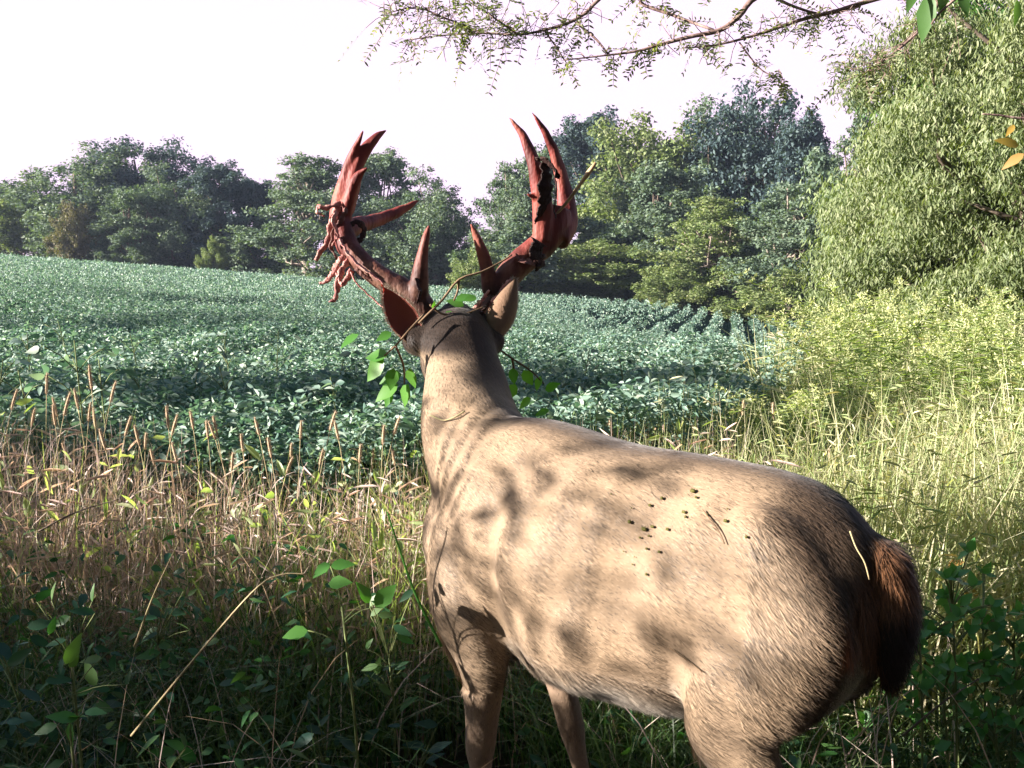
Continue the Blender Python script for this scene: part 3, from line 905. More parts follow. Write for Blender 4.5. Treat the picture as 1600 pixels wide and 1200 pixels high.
def far_tree(seed, form, leaf, nleaf, size):
    """a tree 10 m tall standing at the origin"""
    r = np.random.default_rng(seed)
    H, cl = 10.0, []
    if form == 'dome':
        for _ in range(70):
            d = rand_dirs(1, r)[0]
            q = (.35 + .65 * r.random()) * (1 + .08 * r.normal())
            rr = r.uniform(.6, 1.25)
            cl.append((d[0] * 3.4 * q, d[1] * 3.4 * q, 5.2 + d[2] * 4.3 * q, rr, rr, rr * .8))
        for _ in range(22):
            a = r.uniform(0, 6.28); rr = r.uniform(.5, 1.1); q = r.random()
            cl.append((math.cos(a) * 3.0 * q, math.sin(a) * 3.0 * q, r.uniform(.3, 3.2), rr, rr, rr))
    elif form == 'upright':
        for _ in range(66):
            z = r.uniform(.6, 9.3); w = (2.3 * math.sin(math.pi * min(.97, (z / 10) ** .75)) + .5) * r.uniform(.75, 1.2)
            a = r.uniform(0, 6.28); q = r.uniform(.3, 1); rr = r.uniform(.4, .95)
            cl.append((math.cos(a) * w * q, math.sin(a) * w * q, z, rr, rr, rr * .85))
    elif form == 'layered':
        for _ in range(90):
            z = r.uniform(.4, 9.3); w = 3.6 * (1 - (z / 10.4) ** 2.2)
            a = r.uniform(0, 6.28); q = r.uniform(.25, 1); rr = r.uniform(.55, 1.2)
            cl.append((math.cos(a) * w * q, math.sin(a) * w * q, z - .35 * q, rr, rr, rr * .40))
    elif form == 'bush':
        for _ in range(60):
            d = rand_dirs(1, r)[0]; q = (.4 + .6 * r.random()) * (1 + .14 * r.normal()); rr = r.uniform(.7, 1.4)
            cl.append((d[0] * 4.2 * q, d[1] * 4.2 * q, 4.4 + d[2] * 4.3 * q, rr, rr, rr * .9))
    elif form == 'snag':
        for _ in range(54):
            z = r.uniform(.5, 9.7); w = 2.5 * (1 - z / 10.0) ** .8 + .12
            a = r.uniform(0, 6.28); rr = r.uniform(.35, .8) * (1.15 - z / 14)
            cl.append((math.cos(a) * w * r.random(), math.sin(a) * w * r.random(), z, rr, rr, rr * 1.1))
    sub = []
    for c in cl:
        sub.append((*c[:3], c[3] * .8, c[4] * .8, c[5] * .85))
        for _ in range(4):
            d = rand_dirs(1, r)[0]; q = r.uniform(.28, .55)
            sub.append((c[0] + d[0] * c[3], c[1] + d[1] * c[4], c[2] + d[2] * c[5] + .1, c[3] * q, c[4] * q, c[3] * q * (.6 if form == 'layered' else .95)))
    limbc, cl = cl, sub
    root = empty('tree')
    crown, wood = MB(), MB()
    fill(crown, cl, nleaf // len(cl), size, r, flat=.6 if form == 'layered' else 1.0)
    limbs(wood, (0, 0, -.3), (r.normal() * .3, r.normal() * .3, 7.8 if form != 'bush' else 5.0), .22 if form != 'bush' else .14, limbc, r, share=.75 if form == 'layered' else .55, r1=.12)
    crown.build('crown', LEAF[leaf], root)
    wood.build('trunk', m_pale if form == 'layered' else m_bark, root)
    return root
PROTO = {}
for key, seed, form, leaf, n, size in (('dome_mid', 1, 'dome', 'mid', 15000, .26), ('dome_dark', 2, 'dome', 'dark', 15000, .27), ('up_mid', 3, 'upright', 'mid', 12000, .25), ('up_dark', 4, 'upright', 'dark', 12000, .26),
                                       ('layer_mid', 5, 'layered', 'mid', 11000, .24), ('layer_light', 6, 'layered', 'light', 11000, .24), ('bush_light', 7, 'bush', 'light', 12000, .34), ('bush_mid', 8, 'bush', 'mid', 12000, .36),
                                       ('snag', 9, 'snag', 'mid', 9000, .20), ('dome_light', 10, 'dome', 'light', 15000, .26), ('bush_rust', 12, 'bush', 'rust', 7000, .36)):
    _t = far_tree(seed, form, leaf, int(n * 3.0), size * .70)
    _c = np.empty(len(_t.children[0].data.vertices) * 3, np.float32); _t.children[0].data.vertices.foreach_get('co', _c); _c = _c.reshape(-1, 3)
    PROTO[key] = [_t, form, False, float(np.percentile(_c[:, 2], 99.6)), float(2 * np.percentile(np.hypot(_c[:, 0], _c[:, 1]), 93))]

def place_tree(key, px, top, base, Y, wpx, name, label, cat='tree', group='trees along the far edge of the field', rz=None):
    proto, form, used, hh, ww = PROTO[key]
    if px >= 880: Y *= 1.38
    c = at(px, base, Y)
    z0 = float(g(c.x, Y)) - .15
    ztop = at(px, top, Y).z
    s = (ztop - z0) / hh
    w = 1.12 * wpx / FPX * Y / ww
    rz = RNG.uniform(0, 6.28) if rz is None else rz
    if not used:
        o = proto; PROTO[key][2] = True
        o.location = (c.x, Y, z0); o.rotation_euler = (0, 0, rz); o.scale = (w, w, s)
        tag(o, label, cat, group)
    else:
        o = dup(proto, (c.x, Y, z0), rz, (w, w, s), label, group); o['category'] = cat
    o.name = name
    return o
for t in [
    ('up_mid', -6, 292, 400, 112, 95, 'tree', 'small pale tree cut by the left edge of the picture'),
    ('bush_light', 45, 300, 400, 100, 130, 'tree', 'low pale tree just left of the big rounded tree at the field edge'),
    ('dome_mid', 122, 228, 400, 96, 190, 'tree', 'big rounded tree with an airy pale crown, far left of the tree line'),
    ('bush_rust', 118, 318, 415, 90, 62, 'vine_covered_tree', 'small tawny brown tree in front of the big rounded tree'),
    ('dome_dark', 222, 224, 402, 98, 150, 'tree', 'tall dark blue-green tree with the highest top on the left'),
    ('up_mid', 205, 300, 402, 90, 95, 'tree', 'sunlit leafy tree below the tall dark left tree'),
    ('dome_mid', 275, 262, 405, 92, 130, 'tree', 'patchy sunlit tree right of the tall dark left tree'),
    ('up_dark', 340, 258, 408, 92, 105, 'tree', 'open-crowned tree with sky showing through it, left half of the tree line'),
    ('bush_light', 332, 372, 412, 84, 38, 'shrub', 'little pale shrub standing at the edge of the beans'),
    ('up_dark', 395, 280, 410, 94, 95, 'tree', 'dark narrow tree left of the layered pale tree'),
    ('bush_mid', 290, 345, 408, 96, 220, 'tree', 'dark low undergrowth tree filling the gap beneath the left trees'),
    ('layer_mid', 480, 248, 418, 84, 185, 'tree', 'wide feathery tree with branches in flat layers left of the antlers'),
    ('bush_mid', 415, 340, 412, 92, 120, 'tree', 'dark bush-like tree between the narrow tree and the feathery tree'),
    ('up_mid', 597, 242, 422, 86, 120, 'tree', 'pointed tree seen between the left antler and its long tine'),
    ('dome_dark', 548, 300, 420, 88, 110, 'tree', 'dark tree directly behind the left antler'),
    ('dome_mid', 680, 268, 428, 82, 140, 'tree', 'broad tree between the two antlers with a sky gap on its right'),
    ('bush_mid', 640, 345, 428, 86, 190, 'tree', 'dark lower tree filling the space between the antlers'),
    ('layer_mid', 798, 258, 440, 78, 110, 'tree', 'layered tree right of the sky gap, beside the right antler'),
    ('bush_light', 742, 383, 432, 66, 80, 'shrub', 'small bright yellow-green shrub between the two brow tines'),
    ('bush_mid', 800, 350, 440, 72, 170, 'tree', 'leafy low tree behind the beam of the right antler'),
    ('up_mid', 850, 238, 445, 76, 100, 'tree', 'tree half hidden by the tines of the right antler'),
    ('up_dark', 922, 182, 450, 70, 140, 'tree', 'tall dark tree right of the right antler'),
    ('dome_light', 905, 380, 455, 52, 170, 'shrub', 'round sunlit thicket at the field edge below the tall dark tree'),
    ('dome_light', 1010, 195, 460, 62, 190, 'tree', 'sunlit yellow-green tree in the middle of the right-hand wood'),
    ('dome_mid', 1100, 162, 462, 62, 210, 'tree', 'largest tree of the right-hand wood with a high domed top'),
    ('up_mid', 1030, 262, 462, 54, 140, 'tree', 'sunny mid-height tree in front of the largest tree'),
    ('dome_dark', 1180, 155, 465, 60, 180, 'tree', 'dark crowned tree right of the largest tree'),
    ('up_dark', 1255, 186, 468, 56, 130, 'tree', 'darkest tree of the wood, in deep shade beside the vine-hung trunk'),
    ('bush_mid', 960, 350, 458, 58, 200, 'tree', 'bushy green tree at the foot of the sunlit yellow-green tree'),
    ('layer_light', 1115, 312, 468, 48, 190, 'tree', 'bright tree with drooping layered boughs low at the field edge'),
    ('layer_mid', 1240, 290, 478, 44, 200, 'tree', 'pale feathery tree with bare grey limbs showing, near the field corner'),
    ('bush_mid', 1190, 350, 475, 52, 240, 'tree', 'shadowy low tree behind the bare-limbed feathery tree'),
    ('snag', 1328, 128, 475, 42, 120, 'vine_covered_tree', 'pointed trunk wrapped in vines standing above the right-hand wood'),
    ('bush_mid', 1300, 250, 480, 46, 160, 'tree', 'dark leafy tree beneath the vine-wrapped trunk'),
    ('bush_light', 1040, 415, 470, 46, 120, 'shrub', 'low pale shrub at the field edge under the drooping tree'),
    ('bush_light', 1225, 425, 480, 38, 170, 'shrub', 'low tangled shrub at the right corner of the field'),
    ('bush_mid', 1120, 395, 470, 50, 150, 'shrub', 'dark shrub with bare brown stems at its foot'),
]:
    place_tree(*t)

# the near trees on the right: crowns that reach from the ground to beyond the top of the picture
m_near = leaf_mat('near_sunny_leaves', [(.065, .095, .04), (.105, .14, .06), (.16, .195, .09), (.27, .29, .17)], transl=.28, rough=.5, spec=.3, patch=.3, pscale=.8)
m_near2 = leaf_mat('near_green_leaves', [(0.038, 0.098, 0.027), (0.068, 0.150, 0.039), (0.112, 0.210, 0.060)], transl=.3, rough=.4, spec=.5, patch=.3, pscale=.8)
m_haze = leaf_mat('fine_grey_green_leaves', [(0.105, 0.147, 0.063), (0.154, 0.203, 0.091), (0.210, 0.252, 0.126)], transl=.3, rough=.6, spec=.3)
def near_tree(name, label, boxes, trunk, nleaf, size, shape, mat, seed, dens=34):
    """boxes: (px0, py0, px1, py1, Y, depth, clumps): where the crown is, at its own distance"""
    r = np.random.default_rng(seed)
    cl = []
    for x0, y0, x1, y1, Y, dep, k in boxes:
        for _ in range(int(k * 1.7)):
            yy = Y + r.uniform(-dep, dep)
            c = at(r.uniform(x0, x1), r.uniform(y0, y1), Y)
            rr = r.uniform(.026, .070) * Y * .62
            cl.append((c.x, yy, c.z, rr * 1.15, rr, rr * .62))
    base = np.array([trunk[0], trunk[1], float(g(trunk[0], trunk[1])) - .1])
    root = empty(name, base)
    crown, wood = MB(), MB()
    cl = [(a[0] - base[0], a[1] - base[1], a[2] - base[2], *a[3:]) for a in cl]
    fill(crown, cl, nleaf // len(cl), size, r, shape=shape, kind='hex', hang=1.5)
    limbs(wood, (0, 0, 0), (r.normal() * .3, r.normal() * .3, trunk[2]), trunk[3], cl, r, share=.55, r1=.045)
    crown.build('crown', mat, root); wood.build('trunk', m_bark, root)
    return tag(root, label, 'tree', 'tall trees along the right side')
near_tree('tree', 'leaning leafy tree nearest on the right with glossy drooping leaves', [(1480, -80, 1800, 300, 9.0, 1.0, 34), (1450, 180, 1700, 420, 9.5, 1.0, 34), (1460, 400, 1760, 560, 9.5, .9, 26)], (5.6, 9.6, 6.0, .16), 115000, .052, .28, m_near, 21)
near_tree('tree', 'tree with pale fine foliage between the vine-wrapped trunk and the nearest tree', [(1375, 200, 1500, 420, 14, 1.2, 26), (1345, 330, 1450, 480, 14, 1.2, 22), (1400, 60, 1560, 240, 14, 1.2, 18)], (6.8, 14.5, 7.0, .18), 90000, .070, .28, m_near, 22)
near_tree('tree', 'deep green tree rising behind the others in the upper right corner', [(1440, -120, 1760, 200, 17, 1.6, 40), (1540, 150, 1800, 500, 17, 1.6, 26)], (9.4, 17.5, 10.0, .24), 70000, .09, .40, m_near2, 23)
near_tree('sapling', 'hazy grey-green sapling crown at the left fringe of the near trees', [(1345, 290, 1420, 410, 19, 1.0, 16), (1325, 390, 1400, 490, 19, 1.0, 14)], (6.2, 19.3, 4.0, .10), 22000, .11, .32, m_haze, 24)

# out of the picture on the sunny side: the trees and brush whose shade lies over the bottom of the picture
m_hedge = LEAF['dark']
def shade_tree(name, label, cl, base, top, r0, nleaf, size, seed, shape=.55):
    r = np.random.default_rng(seed)
    root = empty(name, base)
    crown, wood = MB(), MB()
    cl = [(a[0] - base[0], a[1] - base[1], a[2] - base[2], *a[3:]) for a in cl]
    fill(crown, cl, nleaf // len(cl), size, r, shape=shape)
    limbs(wood, (0, 0, -.1), top, r0, cl, r, share=.6, r1=.03)
    crown.build('crown', m_hedge, root); wood.build('trunk', m_bark, root)
    return tag(root, label, 'tree' if 'tree' in name else 'shrub')
def back_line(c, t):
    """the point t metres towards the sun, on the ray that crosses X = 0 at Y = c"""
    return (SUN_AZ.x * t, c + SUN_AZ.y * t)
r = np.random.default_rng(5)
BRUSH = []
for k, (c, top) in enumerate([(-.5, 1.55), (.3, 1.6), (1.05, 1.66), (1.72, 1.70), (2.28, 1.86), (2.75, 2.0), (3.3, 1.74), (3.95, 1.68)]):    # brush row a few metres off to the left of the camera
    x, y = back_line(c, 4.4)
    cl = []
    for _ in range(26):
        rr = r.uniform(.2, .34)
        cl.append((x + r.normal() * .3, y + r.normal() * .24, r.uniform(.15, top - rr), rr, rr, rr))
    BRUSH.append(shade_tree('shrub', 'dense shrub in the brush row beside the camera', cl, (x, y, 0), (0, 0, 1.1), .03, 5200, .075, 40 + k))
    BRUSH[-1]['group'] = 'brush row beside the camera'
def tall_shade(c, t, half, height, seed, n=16000, low=.5):
    x, y = back_line(c, t)
    cl = []
    for _ in range(50):
        rr = r.uniform(.3, .55)
        o = r.uniform(-half, half)
        cl.append((x - SUN_AZ.y * o, y + SUN_AZ.x * o, r.uniform(low, height), rr, rr, rr))
    z0 = float(g(x, y))
    shade_tree('tree', 'field-edge tree out of the picture to the left', cl, (x, y, z0), (0, 0, height * .8), .16, n, .22, seed)['group'] = 'trees on the left field edge'
tall_shade(5.6, 24, .65, 8.4, 61, n=5000)
tall_shade(11.6, 26, 1.6, 9.6, 62, n=2600)
tall_shade(19, 30, 1.2, 11.5, 63, n=7000)
# the wood the camera looks out of
for k, (x, y, w, h) in enumerate([(-2.6, -5.2, 2.4, 7.5), (1.2, -4.6, 2.4, 7), (4.6, -3.4, 2.3, 7.5), (7.8, -.8, 2.2, 7.5), (10.2, 2.6, 2.0, 7), (-6.5, -7.0, 2.4, 8)]):
    cl = []
    for _ in range(60):
        rr = r.uniform(.5, .95)
        cl.append((x + r.normal() * w * .55, y + r.normal() * w * .45, r.uniform(.3, h), rr, rr, rr))
    shade_tree('tree', 'tree of the wood behind the camera', cl, (x, y, float(g(x, y))), (0, 0, h * .8), .18, 14000, .20, 90 + k)['group'] = 'wood behind the camera'
# ------------------------------------------------------------------ locust trees: fine pinnate leaves
m_loc = leaf_mat('locust_leaflets', [(.06, .085, .035), (.11, .14, .055), (.17, .19, .085), (.24, .25, .14)], transl=.35, rough=.4, spec=.5)
def fronds(mb, P, D, L, rng, pairs=8, leaflet=.030, shape=.36, m=0, stem=1):
    """pinnate leaves: base P, direction D, length L"""
    n = len(P)
    D = nrm(D); up = np.tile([0, 0, 1.0], (n, 1)) + rng.normal(size=(n, 3)) * .35
    S = nrm(np.cross(D, up)); N = np.cross(S, D)
    L = np.broadcast_to(L, (n,))
    for k in range(pairs):
        t = (k + .8) / pairs
        c = P + D * (L * t)[:, None] - np.array([0, 0, 1.0]) * (L * .22 * t * t)[:, None]
        for s in (1, -1):
            d = nrm(S * s + D * .45 + rng.normal(size=(n, 3)) * .18)
            leafset(mb, c, d, nrm(N + rng.normal(size=(n, 3)) * .35), leaflet * rng.uniform(.7, 1.15, n), leaflet * shape, 'hex', fold=.08, droop=.1, m=m)
    tip = P + D * L[:, None] - np.array([0, 0, 1.0]) * (L * .22)[:, None]
    S2 = S * .0016
    V = np.stack([P - S2, P + S2, tip + S2 * .5, tip - S2 * .5], 1)
    mb.add(V, np.arange(n)[:, None] * 4 + np.array([[0, 1, 2, 3]]), stem)

m_limb = noise_mat('locust_limb_bark', [(.07, .045, .038), (.17, .115, .10), (.30, .23, .20)], scale=20, rough=.85, spec=.15, bump=.5, bscale=60, stretch=(1, 1, 1))
def overhang():
    r = np.random.default_rng(77)
    base = Vector((5.6, 4.6, float(g(5.6, 4.6))))
    root = empty('locust_tree', base)
    tag(root, 'locust tree whose thin twigged limbs hang across the top of the picture', 'tree')
    wood, fol = MB(), MB()
    o = np.array(base)
    def W(pts, Y, r0, r1):
        P = np.array([tuple(at(px, py, Y + dy)) for px, py, dy in pts]) - o
        C = curve(P, max(10, len(P) * 4))
        tube(wood, C, np.linspace(r0, r1, len(C)), 6)
        return C
    fork = np.array(at(1560, -190, 4.7)) - o
    tube(wood, curve([(0, 0, -.1), (-.15, .05, 1.4), (-.1, .0, 2.4), fork + (.5, 0, .25), fork], 20), np.linspace(.11, .045, 20), 9)
    A = W([(1560, -190, 0), (1350, -60, 0), (1195, -12, 0), (1155, 25, 0), (1125, 47, 0), (1080, 57, 0), (1030, 70, 0), (995, 80, 0), (950, 86, 0), (880, 94, 0)], 4.7, .016, .0025)
    B = W([(1350, -60, 0), (1100, -90, .1), (985, -40, .1), (935, 0, .1), (915, 20, .1), (890, 35, .1), (850, 47, .1), (810, 54, .1), (755, 52, .1), (695, 55, .1), (640, 62, .1)], 4.7, .011, .0024)
    Cc = W([(1195, -12, 0), (1080, -30, .2), (1000, 0, .2), (1055, 25, .15), (1115, 47, .02)], 4.7, .009, .006)
    Dd = W([(1560, -190, 0), (1450, -40, .1), (1330, 10, .15), (1255, 30, .15), (1180, 55, .15), (1120, 70, .15), (1070, 75, .15)], 4.8, .014, .003)
    E = W([(900, 35, .1), (930, 60, .05), (950, 84, 0)], 4.7, .006, .005)
    Fb = W([(1155, 66, .12), (1185, 105, .12), (1210, 120, .1), (1225, 125, .1)], 4.75, .004, .002)
    G1 = W([(1560, -190, 0), (1500, -60, -.1), (1450, 30, -.1), (1400, 80, -.1), (1350, 115, -.1)], 4.8, .014, .003)
    G2 = W([(1195, -12, 0), (1240, 10, .1), (1290, 22, .2), (1345, 10, .2)], 4.8, .008, .004)
    Hh = W([(850, 47, .1), (870, 75, .1), (882, 94, .05)], 4.7, .004, .003)
    I1 = W([(755, 52, .1), (700, 30, .15), (650, 12, .2), (600, 22, .2)], 4.7, .005, .002)
    I2 = W([(810, 54, .1), (760, 20, .0), (715, -8, .0)], 4.7, .005, .002)
    P, D, L = [], [], []
    def leafy(C, a, b, n, spread=.06, Ls=(.08, .16)):
        for _ in range(n):
            k = r.uniform(a, b) * (len(C) - 1); i = int(min(k, len(C) - 2))
            p = C[i] + (C[i + 1] - C[i]) * (k - i)
            t = C[i + 1] - C[i]; t /= np.linalg.norm(t)
            d = t * r.uniform(-.2, .9) + rand_dirs(1, r)[0] * .9 + np.array([0, 0, -.25])
            q = p + rand_dirs(1, r)[0] * r.random() * spread
            tube(wood, [p, (p + q) / 2 + r.normal(size=3) * .004, q], .0016, 4)
            P.append(q); D.append(d); L.append(r.uniform(*Ls))
    leafy(B, .62, 1.0, 62, .16); leafy(I1, .1, 1, 44, .18); leafy(I2, .2, 1, 24, .14)
    leafy(A, .62, 1, 26, .06, (.05, .11)); leafy(A, .3, .6, 10, .06); leafy(B, .35, .6, 18, .08)
    leafy(Dd, .35, 1, 30, .12); leafy(G2, .1, 1, 30, .16); leafy(G1, .35, 1, 44, .2); leafy(Fb, .2, 1, 14, .05, (.05, .09)); leafy(Cc, .1, .8, 22, .08); leafy(Hh, .3, 1, 8, .05)
    fronds(fol, np.array(P), np.array(D), np.array(L), r, pairs=6, leaflet=.027, shape=.36)
    for C in (A, B, Dd, G1, I1):                                   # bare little twigs
        for _ in range(26):
            k = r.integers(len(C) // 3, len(C) - 1)
            q = C[k] + rand_dirs(1, r)[0] * r.uniform(.03, .13)
            tube(wood, curve([C[k], (C[k] + q) / 2 + r.normal(size=3) * .01, q], 5), np.linspace(.0026, .0012, 5), 4)
    wood.build('trunk', m_limb, root); fol.build('crown', [m_loc, m_limb], root)
overhang()

def dapple_tree():
    """a locust behind and left of the camera: its low fronds dapple the deer, its crown shades the foreground"""
    r = np.random.default_rng(31)
    base = Vector((-5.2, -1.6, 0))
    root = empty('locust_tree', base)
    tag(root, 'locust tree behind the camera whose fronds dapple the deer with shade', 'tree')
    wood, fol = MB(), MB(); o = np.array(base)
    top = np.array([-2.0, -2.2, 5.0]) - o
    tube(wood, curve([(0, 0, -.1), (.2, .1, 1.8), (1.4, .1, 3.8), top], 16), np.linspace(.15, .06, 16), 10)
    P, D, L = [], [], []
    for k in range(DAPPLE_N):                                      # low fronds on the sun side of the deer
        c, t, z = DAPPLE_C[k % len(DAPPLE_C)]
        x, y = back_line(c + r.normal() * .09, t + r.uniform(-.9, .9))
        P.append(np.array([x, y, z + r.normal() * .11]) - o); D.append(rand_dirs(1, r)[0] * [1, 1, .4]); L.append(r.uniform(.07, .16))
    for c, t, z in DAPPLE_C:
        x, y = back_line(c, t)
        q = np.array([x, y, z + .05]) - o
        s = np.array([.25, .1, 2.0])
        tube(wood, curve([s, (s + q) / 2 + (0, 0, .3), q], 10), np.linspace(.006, .0015, 10), 6)
    for _ in range(900):                                           # the crown overhead
        a, q = r.uniform(0, 6.28), math.sqrt(r.random())
        P.append(np.array([-1.0 + math.cos(a) * 3.4 * q, -1.7 + math.sin(a) * 2.4 * q, r.uniform(3.7, 5.6)]) - o); D.append(rand_dirs(1, r)[0] * [1, 1, .5]); L.append(r.uniform(.3, .5))
    n1 = DAPPLE_N
    fronds(fol, np.array(P[:n1]), np.array(D[:n1]), np.array(L[:n1]), r, pairs=7, leaflet=.034, shape=.45)
    fronds(fol, np.array(P[n1:]), np.array(D[n1:]), np.array(L[n1:]), r, pairs=6, leaflet=.13, shape=.6)
    wood.build('trunk', m_limb, root); fol.build('crown', [m_loc, m_limb], root)
# c = across the sun's rays (deer at -.1 rump .. 2.6 chest), t = metres towards the sun, z = height there
DAPPLE_C = [(2.42, 3.1, 1.74), (2.30, 3.0, 1.56), (2.26, 3.3, 1.82), (2.12, 2.9, 1.58), (1.86, 3.1, 1.50), (2.66, 3.2, 2.10), (1.95, 3.1, 1.78), (2.48, 4.4, 2.18), (2.2, 4.6, 2.05), (1.75, 4.5, 2.02)]
DAPPLE_N = 130
dapple_tree()

# ------------------------------------------------------------------ grasses and weeds
m_dry = leaf_mat('dry_grass', [(.46, .37, .31), (.62, .50, .43), (.70, .61, .52), (.52, .38, .34), (.66, .54, .48)], transl=.3, rough=.55, spec=.3, tcol=(1.2, 1.0, .7))
m_tawny = leaf_mat('tawny_grass_and_weeds', [(.16, .25, .08), (.34, .37, .18), (.54, .49, .33), (.24, .33, .12), (.58, .54, .40)], transl=.36, rough=.5, spec=.35, tcol=(1.2, 1.2, .5))
m_grass = leaf_mat('green_grass', [(.028, .065, .020), (.048, .105, .030), (.08, .14, .045), (.13, .16, .07)], transl=.3, rough=.45, spec=.45)
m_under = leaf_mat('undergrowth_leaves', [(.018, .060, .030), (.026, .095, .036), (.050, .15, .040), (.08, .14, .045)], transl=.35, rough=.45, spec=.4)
m_weed = leaf_mat('weed_leaves', [(.20, .27, .11), (.28, .35, .16), (.36, .42, .22), (.46, .48, .31)], transl=.4, rough=.5, spec=.4)

def off_deer(X, Y, m=.30):
    a = DMI.to_3x3()
    dx, dy = X - DEER_LOC.x, Y - DEER_LOC.y
    lx = dx * math.cos(DEER_YAW) + dy * math.sin(DEER_YAW); ly = -dx * math.sin(DEER_YAW) + dy * math.cos(DEER_YAW)
    return (np.abs(lx) > .78) | (np.abs(ly) > m)
def dirs2(n, rng):
    a = rng.uniform(0, 2 * np.pi, n)
    return np.stack([np.cos(a), np.sin(a), np.zeros(n)], 1)
def put(n, x0, x1, y0, y1, rng, cond=None):
    X, Y = rng.uniform(x0, x1, n), rng.uniform(y0, y1, n)
    k = off_deer(X, Y)
    if cond is not None: k &= cond(X, Y)
    return np.stack([X[k], Y[k], g(X[k], Y[k]) - .01], 1)

def grass_belt_left():
    r = np.random.default_rng(101); mb = MB()
    P = put(11000, -2.6, .75, 2.95, 3.85, r); n = len(P)
    patch = .5 + .5 * np.sin(P[:, 0] * 3.1 + 1) * np.sin(P[:, 0] * 1.3 + P[:, 1] * 2)
    hmax = np.clip(.80 + .10 * np.sin(P[:, 0] * 2.2) - .10 * smooth01((P[:, 0] + .2) / .8), .55, .95)
    Hh = hmax * r.uniform(.55, 1.12, n)
    green = r.random(n) < np.where(P[:, 0] > -.75, .5, .16)
    for sel, m in ((~green, 0), (green, 1)):
        blades(mb, P[sel], Hh[sel], dirs2(sel.sum(), r), r.uniform(.02, .5, sel.sum()), r.uniform(.003, .0065, sel.sum()), 4, m)
    # narrow leaves up the stalks
    k = r.integers(0, n, 7500); t = r.uniform(.3, .98, 7500)
    Q = P[k] + np.stack([0 * t, 0 * t, Hh[k] * t * .95], 1) + r.normal(size=(7500, 3)) * .02
    D = dirs2(7500, r) + np.array([0, 0, .5]) * r.uniform(-.6, 1.4, (7500, 1))
    leafset(mb, Q, D, np.tile([0, 0, 1.], (7500, 1)) + r.normal(size=(7500, 3)) * .5, r.uniform(.03, .10, 7500), r.uniform(.004, .009, 7500), 'hex', droop=.35, m=0)
    k = r.integers(0, n, 2600); Q = P[k] + np.stack([np.zeros(2600), np.zeros(2600), Hh[k] * r.uniform(.3, .95, 2600)], 1)
    leafset(mb, Q, rand_dirs(2600, r), rand_dirs(2600, r) + np.array([0, 0, .8]), r.uniform(.03, .08, 2600), r.uniform(.012, .026, 2600), 'hex', droop=.25, m=1)
    tag(mb.build('dry_grass', [m_dry, m_weed]), 'sunlit dry pinkish grass in front of the beans on the left', 'grass', kind='stuff')
grass_belt_left()

def grass_bank_right():
    r = np.random.default_rng(102); mb = MB()
    cond = lambda X, Y: (X > edge_right(Y) - .25) | (Y < 3.75)
    parts = [put(14000, .35, 2.9, 2.75, 4.4, r, cond), put(14000, .8, 4.2, 4.2, 7.5, r, cond), put(9000, 1.4, 7.5, 6.5, 13, r, cond)]
    P = np.concatenate(parts); n = len(P)
    Hh = (.64 + .13 * np.sin(P[:, 0] * 3 + P[:, 1]) * np.sin(P[:, 1] * 2.4) + .14 * smooth01((P[:, 0] - .9) / 1.4) + .22 * smooth01((P[:, 1] - 4) / 4)) * np.where(P[:, 1] < 4.4, 1.15 + .22 * (P[:, 0] < 1.2), 1.05) * r.uniform(.55, 1.15, n)
    far = np.maximum(1, P[:, 1] / 3.6)
    blades(mb, P, Hh, dirs2(n, r), r.uniform(.05, .9, n), r.uniform(.004, .008, n) * far, 4, 0)
    m = 44000
    k = r.integers(0, n, m); t = r.uniform(.25, 1, m)
    Q = P[k] + np.stack([0 * t, 0 * t, Hh[k] * t * .9], 1) + r.normal(size=(m, 3)) * .03
    D = dirs2(m, r) + np.array([0, 0, .5]) * r.uniform(-.8, 1.5, (m, 1))
    leafset(mb, Q, D, np.tile([0, 0, 1.], (m, 1)) + r.normal(size=(m, 3)) * .6, r.uniform(.025, .07, m) * far[k], r.uniform(.004, .010, m) * far[k], 'hex', droop=.3, m=0)
    # fallen straws lying across
    s = 500
    Q = P[r.integers(0, n, s)] + np.stack([np.zeros(s), np.zeros(s), r.uniform(.15, .55, s)], 1)
    D = dirs2(s, r) + np.array([0, 0, 1]) * r.uniform(-.3, .6, (s, 1))
    leafset(mb, Q, D, rand_dirs(s, r), r.uniform(.15, .4, s), .006, 'diamond', m=1)
    tag(mb.build('weedy_grass', [m_tawny, m_dry]), 'sunlit straw and green weeds on the bank right of the deer', 'grass', kind='stuff')
grass_bank_right()

